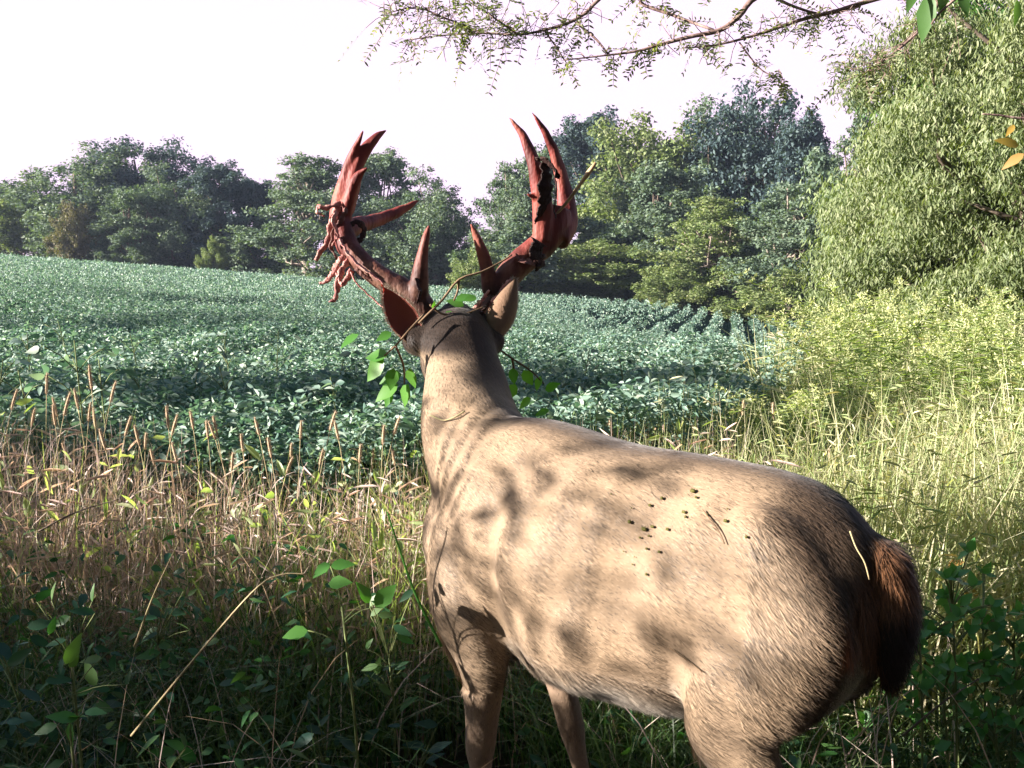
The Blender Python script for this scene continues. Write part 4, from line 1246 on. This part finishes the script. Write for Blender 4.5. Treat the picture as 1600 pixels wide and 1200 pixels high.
def undergrowth():
    r = np.random.default_rng(103); mb = MB()
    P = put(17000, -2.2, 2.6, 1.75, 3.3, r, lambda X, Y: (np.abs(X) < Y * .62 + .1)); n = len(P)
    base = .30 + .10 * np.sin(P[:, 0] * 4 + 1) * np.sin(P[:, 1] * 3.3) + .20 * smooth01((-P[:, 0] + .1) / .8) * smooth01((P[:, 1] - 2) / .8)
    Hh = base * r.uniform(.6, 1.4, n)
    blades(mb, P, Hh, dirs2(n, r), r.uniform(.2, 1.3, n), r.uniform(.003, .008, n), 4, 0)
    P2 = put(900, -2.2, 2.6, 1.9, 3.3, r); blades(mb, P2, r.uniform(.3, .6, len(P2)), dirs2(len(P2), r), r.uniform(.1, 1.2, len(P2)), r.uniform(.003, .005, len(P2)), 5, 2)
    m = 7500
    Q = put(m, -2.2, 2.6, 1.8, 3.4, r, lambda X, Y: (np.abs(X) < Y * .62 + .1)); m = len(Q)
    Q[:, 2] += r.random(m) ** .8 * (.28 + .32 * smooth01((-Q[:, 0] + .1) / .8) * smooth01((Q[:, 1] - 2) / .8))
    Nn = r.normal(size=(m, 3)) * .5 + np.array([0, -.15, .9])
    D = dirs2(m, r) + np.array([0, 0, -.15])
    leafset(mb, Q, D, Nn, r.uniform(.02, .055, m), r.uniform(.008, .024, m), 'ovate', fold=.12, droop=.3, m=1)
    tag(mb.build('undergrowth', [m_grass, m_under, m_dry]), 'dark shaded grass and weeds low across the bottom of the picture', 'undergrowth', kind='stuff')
undergrowth()

# foxtail grasses that stand out against the beans
m_head = noise_mat('foxtail_bristles', [(.30, .22, .14), (.48, .37, .25)], scale=60, rough=.8, spec=.2)
m_straw = noise_mat('straw_stalks', [(.22, .17, .09), (.36, .29, .16), (.20, .23, .09)], scale=12, rough=.7, spec=.3)
def foxtail(seed, bend):
    r = np.random.default_rng(seed)
    root = empty('foxtail_grass')
    st, hd, lf = MB(), MB(), MB()
    top = np.array([bend * .5, 0, .93])
    C = curve([(0, 0, 0), (bend * .05, .01, .35), (bend * .2, 0, .68), top], 14)
    tube(st, C, np.linspace(.0021, .0011, 14), 5)
    d = C[-1] - C[-2]; d /= np.linalg.norm(d)
    e = top + d * .075 + np.array([bend * .03, 0, -.004])
    K = curve([top - d * .004, (top + e) / 2, e], 9)
    tube(hd, K, np.array([.0014, .0032, .004, .0043, .0043, .004, .0036, .003, .001]), 8)
    n = 420
    t = r.random(n) * 7.5; i = t.astype(int)
    p = K[i] + (K[i + 1] - K[i]) * (t - i)[:, None]
    dd = nrm(rand_dirs(n, r) + d * .9)
    S = nrm(np.cross(dd, rand_dirs(n, r))) * .0004
    q = p + dd * r.uniform(.009, .015, (n, 1))
    hd.add(np.stack([p - S, p + S, q], 1), np.arange(n)[:, None] * 3 + np.array([[0, 1, 2]]))
    for k in range(3):
        b = C[3 + 3 * k]; a = r.uniform(0, 6.28)
        blades(lf, [b], r.uniform(.12, .2), np.array([[math.cos(a), math.sin(a), 0]]), 1.1, .007, 5, twist=np.array([a + 1.57]))
    st.build('stem', m_straw, root); hd.build('seed_head', m_head, root, smooth=True); lf.build('blade', m_dry, root)
    return root
fox = [foxtail(1, .04), foxtail(2, .16), foxtail(3, -.10)]
FOX_USED = [False] * 3
fr = np.random.default_rng(9)
def put_foxtail(px, py, Y, v, label, group='foxtail grasses in the grass belt'):
    top = at(px, py, Y); h = 1.005
    zg = float(g(top.x, Y)); s = (top.z - zg) / h
    rz = fr.uniform(-.6, .6) + (math.pi if fr.random() < .4 else 0)
    bend = (.04, .16, -.10)[v] * .56 * s
    loc_ = (top.x - math.cos(rz) * bend, Y - math.sin(rz) * bend, zg)
    if not FOX_USED[v]:
        FOX_USED[v] = True; o = fox[v]; o.location = loc_; o.rotation_euler = (0, 0, rz); o.scale = (1, 1, s); tag(o, label, 'grass', group)
    else:
        o = dup(fox[v], loc_, rz, (1, 1, s), label, group)
    return o
FOXES = [(72, 580), (18, 606), (47, 636), (85, 630), (102, 610), (120, 605), (140, 568), (174, 593), (88, 618), (148, 635), (193, 648), (137, 626), (262, 632), (267, 645), (302, 640), (325, 655), (338, 655), (218, 662), (225, 674), (278, 690), (340, 648),
         (380, 676), (406, 650), (425, 682), (468, 655), (514, 640), (530, 655), (597, 662), (613, 648), (620, 700), (452, 690), (112, 690), (495, 700), (560, 692), (165, 668), (245, 700), (360, 705), (440, 712), (30, 690), (580, 700)]
FLAB = {(140, 568): 'tallest foxtail stalk, its bristly head highest above the grass belt', (72, 580): 'second tallest foxtail stalk, left of the tallest', (174, 593): 'straight tall foxtail stalk just right of the tallest one', (18, 606): 'foxtail stalk nearest the left edge of the picture',
        (613, 648): 'foxtail stalk closest to the deer neck', (514, 640): 'lone upright foxtail about halfway between the bent straw and the deer', (262, 632): 'foxtail in the pair right of the tall cluster, the higher head'}
for k, (px, py) in enumerate(FOXES):
    put_foxtail(px, py, 3.15 + .5 * fr.random(), k % 3, FLAB.get((px, py), 'dry foxtail stalk with a small bristly head, one of many in the grass belt on the left'))
for k, (px, py) in enumerate([(1160, 622), (1085, 642), (1020, 655), (1210, 628), (938, 660), (960, 655), (1300, 700), (1420, 720), (1250, 690)]):
    put_foxtail(px, py, 3.9 + .4 * fr.random(), k % 3, 'dry foxtail stalk rising from the weedy bank behind the deer', 'foxtails on the bank behind the deer')

# emergent soybean plants
beans = [bean_plant(1, .95), bean_plant(2, 1.0), bean_plant(3, .9)]
br = np.random.default_rng(19)
BU = [False] * 3
for k, (px, py, Y) in enumerate([(120, 530, 4.0), (60, 575, 4.1), (150, 560, 4.0), (300, 545, 5.0), (380, 570, 4.6), (505, 590, 4.4), (570, 540, 5.2), (495, 560, 5.0), (20, 560, 4.4), (235, 575, 4.8), (430, 520, 6.0), (340, 510, 6.2),
                                (215, 520, 6.0), (120, 500, 6.6), (40, 520, 5.6), (820, 570, 5.4), (880, 560, 5.6), (930, 545, 6.0), (985, 560, 5.8), (1040, 580, 5.0), (1090, 560, 5.8), (1140, 570, 5.6), (1200, 560, 6.2), (860, 610, 4.8), (960, 610, 4.8)]):
    top = at(px, py, Y); zg = float(g(top.x, Y)); s = (top.z - zg) / (.95, 1.0, .9)[k % 3]
    s = float(np.clip(s, .85, 1.25)); v = k % 3
    lab = 'soybean plant standing a little taller than the crop around it' if k else 'tallest pale soybean plant above the foxtails at the left'
    if not BU[v]:
        BU[v] = True; o = beans[v]; o.location = (top.x, Y, zg); o.scale = (1, 1, s); tag(o, lab, 'plant', 'taller soybean plants')
    else:
        o = dup(beans[v], (top.x, Y, zg), br.uniform(0, 6.28), (1, 1, s), lab, 'taller soybean plants')

# tall goldenrod on the bank
m_plume = leaf_mat('goldenrod_plume', [(.40, .43, .22), (.46, .47, .24), (.36, .41, .22)], transl=.3, rough=.6)
def goldenrod(seed, H, plume):
    r = np.random.default_rng(seed)
    root = empty('goldenrod')
    st, lf, pl = MB(), MB(), MB()
    lean = r.normal(size=2) * .16 + np.array([.03, 0])
    C = curve([(0, 0, 0), (lean[0] * .2, lean[1] * .2, H * .4), (lean[0] * .6, lean[1] * .6, H * .75), (lean[0] * 1.5 + .05, lean[1] * 1.5, H)], 24)
    tube(st, C, np.linspace(.005, .0018, 24), 5)
    n = 90
    t = r.uniform(.22, 1, n) * 22.9; i = t.astype(int)
    p = C[i] + (C[i + 1] - C[i]) * (t - i)[:, None]
    a = np.arange(n) * 2.4 + r.normal(size=n) * .3
    D = np.stack([np.cos(a), np.sin(a), r.uniform(.1, .9, n)], 1)
    Lf = (.115 - .062 * t / 23) * r.uniform(.75, 1.2, n)
    leafset(lf, p, D, np.tile([0, 0, 1.], (n, 1)) + r.normal(size=(n, 3)) * .2, Lf, Lf * .17, 'hex', fold=.1, droop=.35)
    for k in range(5):
        b = C[18 + k]; aa = r.uniform(0, 6.28)
        e = b + np.array([math.cos(aa) * .09, math.sin(aa) * .09, .06]) * plume
        tube(st, curve([b, (b + e) / 2 + (0, 0, .02), e], 5), .0012, 4)
        m = 26
        q = b + (e - b) * r.random((m, 1)) + r.normal(size=(m, 3)) * .007
        leafset(pl, q, rand_dirs(m, r) + np.array([0, 0, .6]), rand_dirs(m, r), .020, .007, 'diamond')
    st.build('stem', m_stem, root); lf.build('foliage', m_weed, root); pl.build('plume', m_plume, root)
    return root
gold = [goldenrod(1, 1.25, 1.0), goldenrod(2, 1.35, 1.3), goldenrod(3, 1.15, .7), goldenrod(4, 1.4, .5)]
GU = [False] * 4
gr = np.random.default_rng(29)
spots = []
for px, py, Y in [(1305, 470, 8.2), (1330, 478, 7.6), (1262, 530, 6.6), (1300, 508, 6.8), (1245, 585, 5.6), (1345, 500, 6.4), (1400, 460, 7.0), (1450, 452, 6.6), (1480, 470, 6.0), (1545, 480, 5.4), (1575, 500, 5.2), (1522, 500, 5.6)]:
    spots.append((px, py, Y))
for _ in range(34):
    Y = gr.uniform(4.2, 5.6); px = gr.uniform(1150, 1310)
    spots.append((px, 655 - .42 * max(0, px - 1150) + gr.uniform(-20, 25), Y))
for _ in range(230):
    Y = gr.uniform(4.6, 10.5); px = gr.uniform(1275 + max(0, (5.6 - Y)) * 40, 1680)
    spots.append((px, gr.uniform(448, 610) - 6 * (Y - 6), Y))
for k, (px, py, Y) in enumerate(spots):
    top = at(px, py, Y); zg = float(g(top.x, Y)); v = k % 4
    s = float(np.clip((top.z - zg) / (1.25, 1.35, 1.15, 1.4)[v], .55, 1.35)); q = .9 + .5 * max(0, (Y - 5) / 6)
    lab = 'tall leafy goldenrod stem in the sunlit weeds on the right' if k > 2 else ('yellow-tipped goldenrod farthest left at the bean corner', 'second yellow-tipped goldenrod from the bean corner', 'slender goldenrod standing alone against the beans')[k]
    if not GU[v]:
        GU[v] = True; o = gold[v]; o.location = (top.x, Y, zg); o.scale = (q, q, s); tag(o, lab, 'weed', 'goldenrod on the right bank')
    else:
        dup(gold[v], (top.x, Y, zg), gr.uniform(0, 6.28), (q, q, s), lab, 'goldenrod on the right bank')

# ------------------------------------------------------------------ single plants in the shaded foreground
m_bright = leaf_mat('bright_seedling_leaves', [(.05, .17, .03), (.075, .21, .04)], transl=.4, rough=.5, spec=.25)
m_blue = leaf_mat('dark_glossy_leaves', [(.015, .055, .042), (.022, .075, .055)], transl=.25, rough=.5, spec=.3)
m_bram = leaf_mat('bramble_leaves', [(.045, .16, .045), (.075, .23, .055), (.11, .27, .08)], transl=.3, rough=.4, spec=.45)
m_yel = leaf_mat('yellowed_leaves', [(.34, .26, .04), (.28, .16, .05)], transl=.3, rough=.5)
def leafy_plant(name, leaves, foot, mat, label, cat='plant', group=None, size=.06, shape=.62, seed=0):
    """leaves: (px, py, Y, direction in degrees, size) in the picture, on stems from one foot"""
    r = np.random.default_rng(seed)
    f = np.array(at(*foot)); f[2] = float(g(f[0], f[1]))
    root = empty(name, tuple(f))
    st, lf = MB(), MB()
    cen = np.mean([np.array(at(p[0], p[1], p[2])) for p in leaves], 0) - f
    crown_p = cen * .95
    tube(st, curve([(0, 0, -.02), crown_p * .5 + np.array([.01, .01, .02]), crown_p], 8), .0028, 5)
    for px, py, Y, ang, s in leaves:
        p = np.array(at(px, py, Y)) - f
        a = math.radians(ang)
        D = np.array([math.cos(a), r.uniform(-.5, .2), math.sin(a)])
        b = p - D * s * .5
        root_p = crown_p * float(np.clip((b[2] - .04) / max(crown_p[2], .01), .12, 1))
        tube(st, curve([root_p, (root_p + b) / 2 + (0, 0, .008), b], 6), .0012, 4)
        leafset(lf, [b], [D], [np.array([r.normal() * .45, -.6 + r.normal() * .35, .75])], s, s * shape, 'ovate', fold=.10, droop=.12)
    st.build('stem', m_stem, root); lf.build('foliage', mat, root, smooth=True)
    return tag(root, label, cat, group)
leafy_plant('seedling', [(568, 925, 2.1, 115, .052), (603, 930, 2.1, 48, .060), (536, 882, 2.15, 8, .05), (500, 892, 2.15, 215, .045), (532, 910, 2.1, 10, .05), (460, 990, 2.1, 190, .052)], (560, 1150, 2.1), m_bright, 'bright green seedling with oval leaves left of the deer front leg', seed=1)
leafy_plant('vine_seedling', [(95, 1120, 1.95, 165, .06), (125, 1118, 1.95, 20, .055), (150, 1112, 1.95, 10, .05), (70, 1140, 1.95, 200, .05), (110, 1150, 1.95, 270, .05)], (105, 1190, 1.95), m_bram, 'green five-leaved seedling at the bottom left corner', shape=.42, seed=2)
pr = np.random.default_rng(33)
PL = ['glossy dark weed with broad bluish leaves at the left edge', 'broad dark weed under the pink grass at the left', 'bluish-leaved weed beside the bent straw', 'low dark weed at the left of the bent straw', 'dark leafy weed at the foot of the foxtails', 'shadowy weed between the seedling and the bent straw',
      'dark weed under the bright seedling', 'broad-leaved weed just left of the deer chest', 'low dark weed by the lower left corner', 'dark weed close to the deer front leg', 'small dark weed between the deer front legs']
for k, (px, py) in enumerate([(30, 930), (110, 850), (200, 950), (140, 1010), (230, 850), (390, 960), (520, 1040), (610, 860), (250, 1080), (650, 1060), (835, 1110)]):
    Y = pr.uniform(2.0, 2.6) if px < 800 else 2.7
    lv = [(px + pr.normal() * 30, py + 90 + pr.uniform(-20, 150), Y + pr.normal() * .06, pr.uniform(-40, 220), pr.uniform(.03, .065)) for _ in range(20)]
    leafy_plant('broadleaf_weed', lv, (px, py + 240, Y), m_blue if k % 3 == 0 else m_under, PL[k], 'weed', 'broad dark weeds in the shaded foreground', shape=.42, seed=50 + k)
BL = ['bramble with the brightest leaves, right of the deer tail', 'bramble sprig at the right edge below the dry weeds', 'bramble low in the bottom right corner', 'bramble right under the deer tail', 'bramble sprig left of the corner bramble', 'bramble sprig between the tail and the right edge', 'dark bramble beside the deer thigh', 'bramble cane just above the corner bramble', 'bramble tip in front of the dry grass at the right']
for k, (px, py) in enumerate([(1540, 960), (1585, 1000), (1560, 1120), (1440, 1010), (1480, 1090), (1500, 1030), (1400, 1110), (1570, 1060), (1500, 930)]):
    Y = pr.uniform(2.3, 2.7)
    lv = []
    for _ in range(12):
        cx, cy = px + pr.normal() * 34, py + pr.normal() * 34
        yy = Y + pr.normal() * .06
        for da, q in ((0, 1.1), (70, .9), (-70, .9)):
            a = pr.uniform(20, 160) if da == 0 else a0 + da
            if da == 0: a0 = a
            lv.append((cx + 11 * math.cos(math.radians(a)), cy - 11 * math.sin(math.radians(a)), yy, a, (.033 * q) * pr.uniform(.8, 1.3)))
    leafy_plant('bramble', lv, (px, py + 220, Y), m_bram, BL[k], 'bramble', 'brambles in the shade right of the deer', shape=.62, seed=80 + k)
leafy_plant('yellow_weed', [(1485, 868, 2.9, 170, .05), (1495, 880, 2.9, 30, .045), (1515, 930, 2.9, 200, .05), (1530, 935, 2.9, 60, .04)], (1500, 1050, 2.9), m_yel, 'weed with yellowed withered leaves right of the tail', 'weed', seed=4)
def stalk(name, pts, r0, mat, label, cat):
    P = np.array([tuple(at(*p)) for p in pts]); f = P[0].copy()
    mb = MB(); tube(mb, curve(P - f, 20), np.linspace(r0, r0 * .45, 20), 5)
    o = mb.build(name, mat); o.location = tuple(f)
    return tag(o, label, cat)
stalk('dead_stalk', [(205, 1150, 2.2), (320, 1010, 2.15), (400, 920, 2.15), (440, 898, 2.15), (480, 897, 2.15)], .0028, m_straw, 'long bent straw arching over the dark weeds', 'stalk')
stalk('dead_stalk', [(210, 1010, 2.1), (240, 930, 2.1), (280, 845, 2.1)], .0024, m_straw, 'pale straight straw leaning right in the dark weeds', 'stalk')
stalk('grass_blade', [(690, 1010, 2.2), (650, 930, 2.2), (625, 860, 2.2), (605, 800, 2.2)], .0035, m_bright, 'single bright green blade left of the deer chest', 'grass')
stalk('twig', [(60, 830, 2.9), (120, 800, 2.9), (185, 780, 2.9)], .003, m_bark, 'thin dark twig leaning across the pink grass', 'twig')
stalk('twig', [(1410, 1150, 2.3), (1470, 1100, 2.3), (1530, 1060, 2.3)], .003, m_bark, 'dark twig lying among the brambles', 'twig')
stalk('dead_stalk', [(1330, 1160, 2.4), (1370, 1120, 2.4), (1385, 1085, 2.4)], .0022, m_straw, 'thin pale straw below the deer tail', 'stalk')

# the leafy twigs that hang close to the camera at the upper right
def near_twig(name, pts, lv, mat, label):
    P = np.array([tuple(at(*p)) for p in pts]); f = P[0].copy()
    root = empty(name, tuple(f)); st, lf = MB(), MB()
    tube(st, curve(P - f, 16), np.linspace(.0035, .0014, 16), 6)
    r = np.random.default_rng(len(lv))
    for px, py, Y, ang, s in lv:
        b = np.array(at(px, py, Y)) - f; a = math.radians(ang)
        leafset(lf, [b], [(math.cos(a), r.uniform(-.3, .3), math.sin(a))], [(r.normal() * .3, -.8, .5)], s, s * .42, 'ovate', fold=.1, droop=.15)
    st.build('stem', m_limb, root); lf.build('foliage', mat, root, smooth=True)
    return tag(root, label, 'twig', 'twigs hanging close at the upper right')
near_twig('leafy_twig', [(1560, -60, 2.0), (1500, -8, 2.0), (1468, 20, 2.0), (1455, 38, 2.0)], [(1455, -10, 2.0, 262, .085), (1470, -25, 2.0, 280, .06), (1430, -20, 2.0, 250, .05), (1500, -15, 2.0, 290, .05), (1590, 0, 2.0, 265, .05)], m_near2, 'hanging twig with a long drooping leaf at the top right')
near_twig('leafy_twig', [(1680, 185, 2.2), (1600, 185, 2.2), (1560, 180, 2.2), (1535, 178, 2.2)], [(1592, 228, 2.2, 165, .055), (1600, 240, 2.2, 215, .05), (1585, 195, 2.2, 230, .03)], m_yel, 'bare dark twig with a few yellow leaves at the right edge')

# ------------------------------------------------------------------ what the deer has picked up
m_vineleaf = leaf_mat('vine_leaves', [(.06, .19, .03), (.10, .25, .045)], transl=.45, rough=.4, spec=.4)
m_vine = noise_mat('brown_vine', [(.10, .06, .035), (.22, .15, .09)], scale=40, rough=.8)
m_burr = noise_mat('green_brown_burrs', [(.05, .05, .015), (.16, .15, .04)], scale=90, rough=.8)
def vine(name, stems, lv, label):
    f = np.array(at(*stems[0][0])); root = empty(name, tuple(f)); st, lf = MB(), MB()
    for pts in stems:
        P = np.array([tuple(at(*p)) for p in pts]) - f
        tube(st, curve(P, 16), np.linspace(.0032, .0018, 16), 6)
    r = np.random.default_rng(len(lv))
    for px, py, Y, ang, s in lv:
        b = np.array(at(px, py, Y)) - f; a = math.radians(ang)
        leafset(lf, [b], [(math.cos(a), r.uniform(-.4, .4), math.sin(a))], [(r.normal() * .4, -.7, .6)], s, s * .62, 'ovate', fold=.1, droop=.1)
    st.build('stem', m_vine, root); lf.build('foliage', m_vineleaf, root, smooth=True)
    return tag(root, label, 'vine')
vine('leafy_vine', [[(654, 505, 2.55), (690, 470, 2.56), (717, 437, 2.58), (752, 425, 2.60), (783, 409, 2.62), (800, 398, 2.63)], [(717, 437, 2.58), (715, 455, 2.58), (709, 470, 2.58)], [(672, 476, 2.56), (690, 490, 2.57), (720, 492, 2.58), (760, 478, 2.6)]],
     [(712, 470, 2.6, 20, .05), (725, 478, 2.6, 160, .045), (745, 465, 2.6, 190, .035), (708, 488, 2.58, 200, .03), (676, 482, 2.56, 70, .02)], 'leafy vine tangled across the base of the antlers')
vine('leafy_vine', [[(662, 492, 2.52), (640, 515, 2.5), (618, 540, 2.5), (600, 556, 2.5)], [(618, 540, 2.5), (630, 570, 2.52), (632, 600, 2.54)]],
     [(606, 555, 2.5, 185, 0.061), (600, 560, 2.5, 230, 0.074), (615, 575, 2.5, 260, 0.054), (628, 585, 2.52, 200, 0.061), (622, 600, 2.52, 215, 0.068), (638, 600, 2.54, 255, 0.061), (612, 612, 2.53, 245, 0.041), (640, 575, 2.54, 280, 0.054), (560, 522, 2.5, 215, 0.054), (612, 520, 2.5, 205, 0.041)], 'sprig of bright leaves hanging beside the left ear')
vine('leafy_vine', [[(772, 540, 2.72), (800, 560, 2.75), (830, 580, 2.77), (850, 600, 2.78)], [(800, 560, 2.75), (806, 590, 2.76)]],
     [(800, 575, 2.75, 280, .045), (818, 578, 2.76, 300, .05), (845, 588, 2.78, 250, .04), (852, 610, 2.78, 30, .045), (830, 622, 2.78, 220, .045), (806, 600, 2.76, 240, .05), (858, 640, 2.78, 200, .04)], 'dark leafy sprig hanging right of the deer neck')
def held_stick():
    P = np.array([tuple(at(*p)) for p in ((866, 338, 2.73), (884, 318, 2.72), (910, 283, 2.70), (931, 254, 2.69))]); f = P[0].copy()
    mb = MB(); tube(mb, curve(P - f, 14), np.array([.0035] * 4 + [.0042] * 5 + [.0048, .0062, .006, .0052, .004]), 7)
    o = mb.build('stick', noise_mat('peeled_stick', [(.26, .17, .09), (.46, .33, .19)], scale=50, rough=.7)); o.location = tuple(f)
    tag(o, 'short peeled stick caught in the right antler', 'stick')
held_stick()
# burrs and bits of weed on the flank: put where the coat is, along the line of sight
bpy.context.view_layer.update()
def on_coat(px, py):
    o = DMI @ Vector((0, 0, CAM_H)); d = (DMI.to_3x3() @ (at(px, py, 2) - Vector((0, 0, CAM_H)))).normalized()
    ok, p, n, _ = body_o.ray_cast(o, d)
    return (DM @ p, (DM.to_3x3() @ n).normalized()) if ok else (None, None)
burr_me = None
qr = np.random.default_rng(55)
for k, (px, py, s) in enumerate([(945, 803, .8), (980, 808, 1.3), (992, 802, .9), (1005, 822, 1.4), (1010, 832, 1.0), (1035, 795, 1.0), (1037, 806, 1.2), (1050, 811, 1.0), (1032, 835, 1.2), (1025, 858, 1.2), (1012, 855, 1.1), (1007, 868, 1.0), (983, 870, .8), (1000, 880, .9), (1008, 892, .8), (976, 880, .7),
                                 (1080, 780, 1.5), (1088, 788, 1.9), (1075, 775, 1.2), (1095, 795, 1.4), (1128, 808, 1.3), (1135, 810, 1.0), (1068, 810, .9), (1175, 825, 1.0), (880, 650, .8)]):
    p, n = on_coat(px + qr.normal() * 13, py + qr.normal() * 10)
    if p is None: continue
    s *= qr.uniform(.4, .8)
    if burr_me is None:
        mb = MB(); ellipsoid(mb, (0, 0, .001), (.0042, .0034, .0026), seg=10, rings=7)
        d = rand_dirs(60, qr); d[:, 2] = np.abs(d[:, 2])
        S = nrm(np.cross(d, rand_dirs(60, qr))) * .0006
        mb.add(np.stack([d * .002 - S, d * .002 + S, d * qr.uniform(.004, .0065, (60, 1))], 1), np.arange(60)[:, None] * 3 + np.array([[0, 1, 2]]))
        burr_me = mb.mesh('burr', [m_burr])
    o = link('burr', burr_me); o.location = p + n * .003
    o.rotation_euler = n.to_track_quat('Z', 'Y').to_euler(); o.scale = (s * qr.uniform(.8, 1.5), s, s)
    big = k in (16, 17, 18, 19)
    tag(o, 'tuft of yellow-green seed bits stuck high on the haunch' if big else 'small dark burr stuck in the coat of the deer flank', 'burr', 'burrs on the haunch tuft' if big else 'burrs stuck to the flank')
def coat_straw(pts, mat, label, rad=.0011, lift=.006):
    P = []
    for px, py in pts:
        p, n = on_coat(px, py)
        if p is not None: P.append(np.array(p + n * lift))
    P = np.array(P); f = P[0].copy(); mb = MB(); tube(mb, curve(P - f, 14), rad, 5)
    o = mb.build('straw', mat); o.location = tuple(f); tag(o, label, 'straw')
coat_straw([(1100, 800), (1115, 818), (1128, 835), (1135, 850)], m_vine, 'thin dark weed stem lying on the haunch')
coat_straw([(1050, 1010), (1075, 1028), (1100, 1050)], m_vine, 'fine dark straw lying low on the flank')
coat_straw([(676, 650), (695, 658), (710, 655), (728, 645)], m_straw, 'pale straw lying across the base of the neck', .0016)
coat_straw([(1322, 835), (1330, 858), (1342, 880), (1348, 905)], m_straw, 'pale dry leaf stem hanging at the root of the tail', .0014, .014)

# ------------------------------------------------------------------ evening haze
hz = MB()
x0, x1, y0, y1, z0, z1 = -140, 140, -60, 230, -12, 42
hz.add([(x0, y0, z0), (x1, y0, z0), (x1, y1, z0), (x0, y1, z0), (x0, y0, z1), (x1, y0, z1), (x1, y1, z1), (x0, y1, z1)],
       [[0, 3, 2, 1], [4, 5, 6, 7], [0, 1, 5, 4], [1, 2, 6, 5], [2, 3, 7, 6], [3, 0, 4, 7]])
m_hz, N_, L_, o_ = new_mat('evening_haze')
v_ = N_.new('ShaderNodeVolumePrincipled')
v_.inputs['Color'].default_value = (.60, .74, 1.0, 1)
v_.inputs['Density'].default_value = .0003
v_.inputs['Anisotropy'].default_value = .2
L_.new(v_.outputs[0], o_.inputs['Volume'])
tag(hz.build('haze', m_hz), kind='stuff')
SC.cycles.volume_bounces = 0
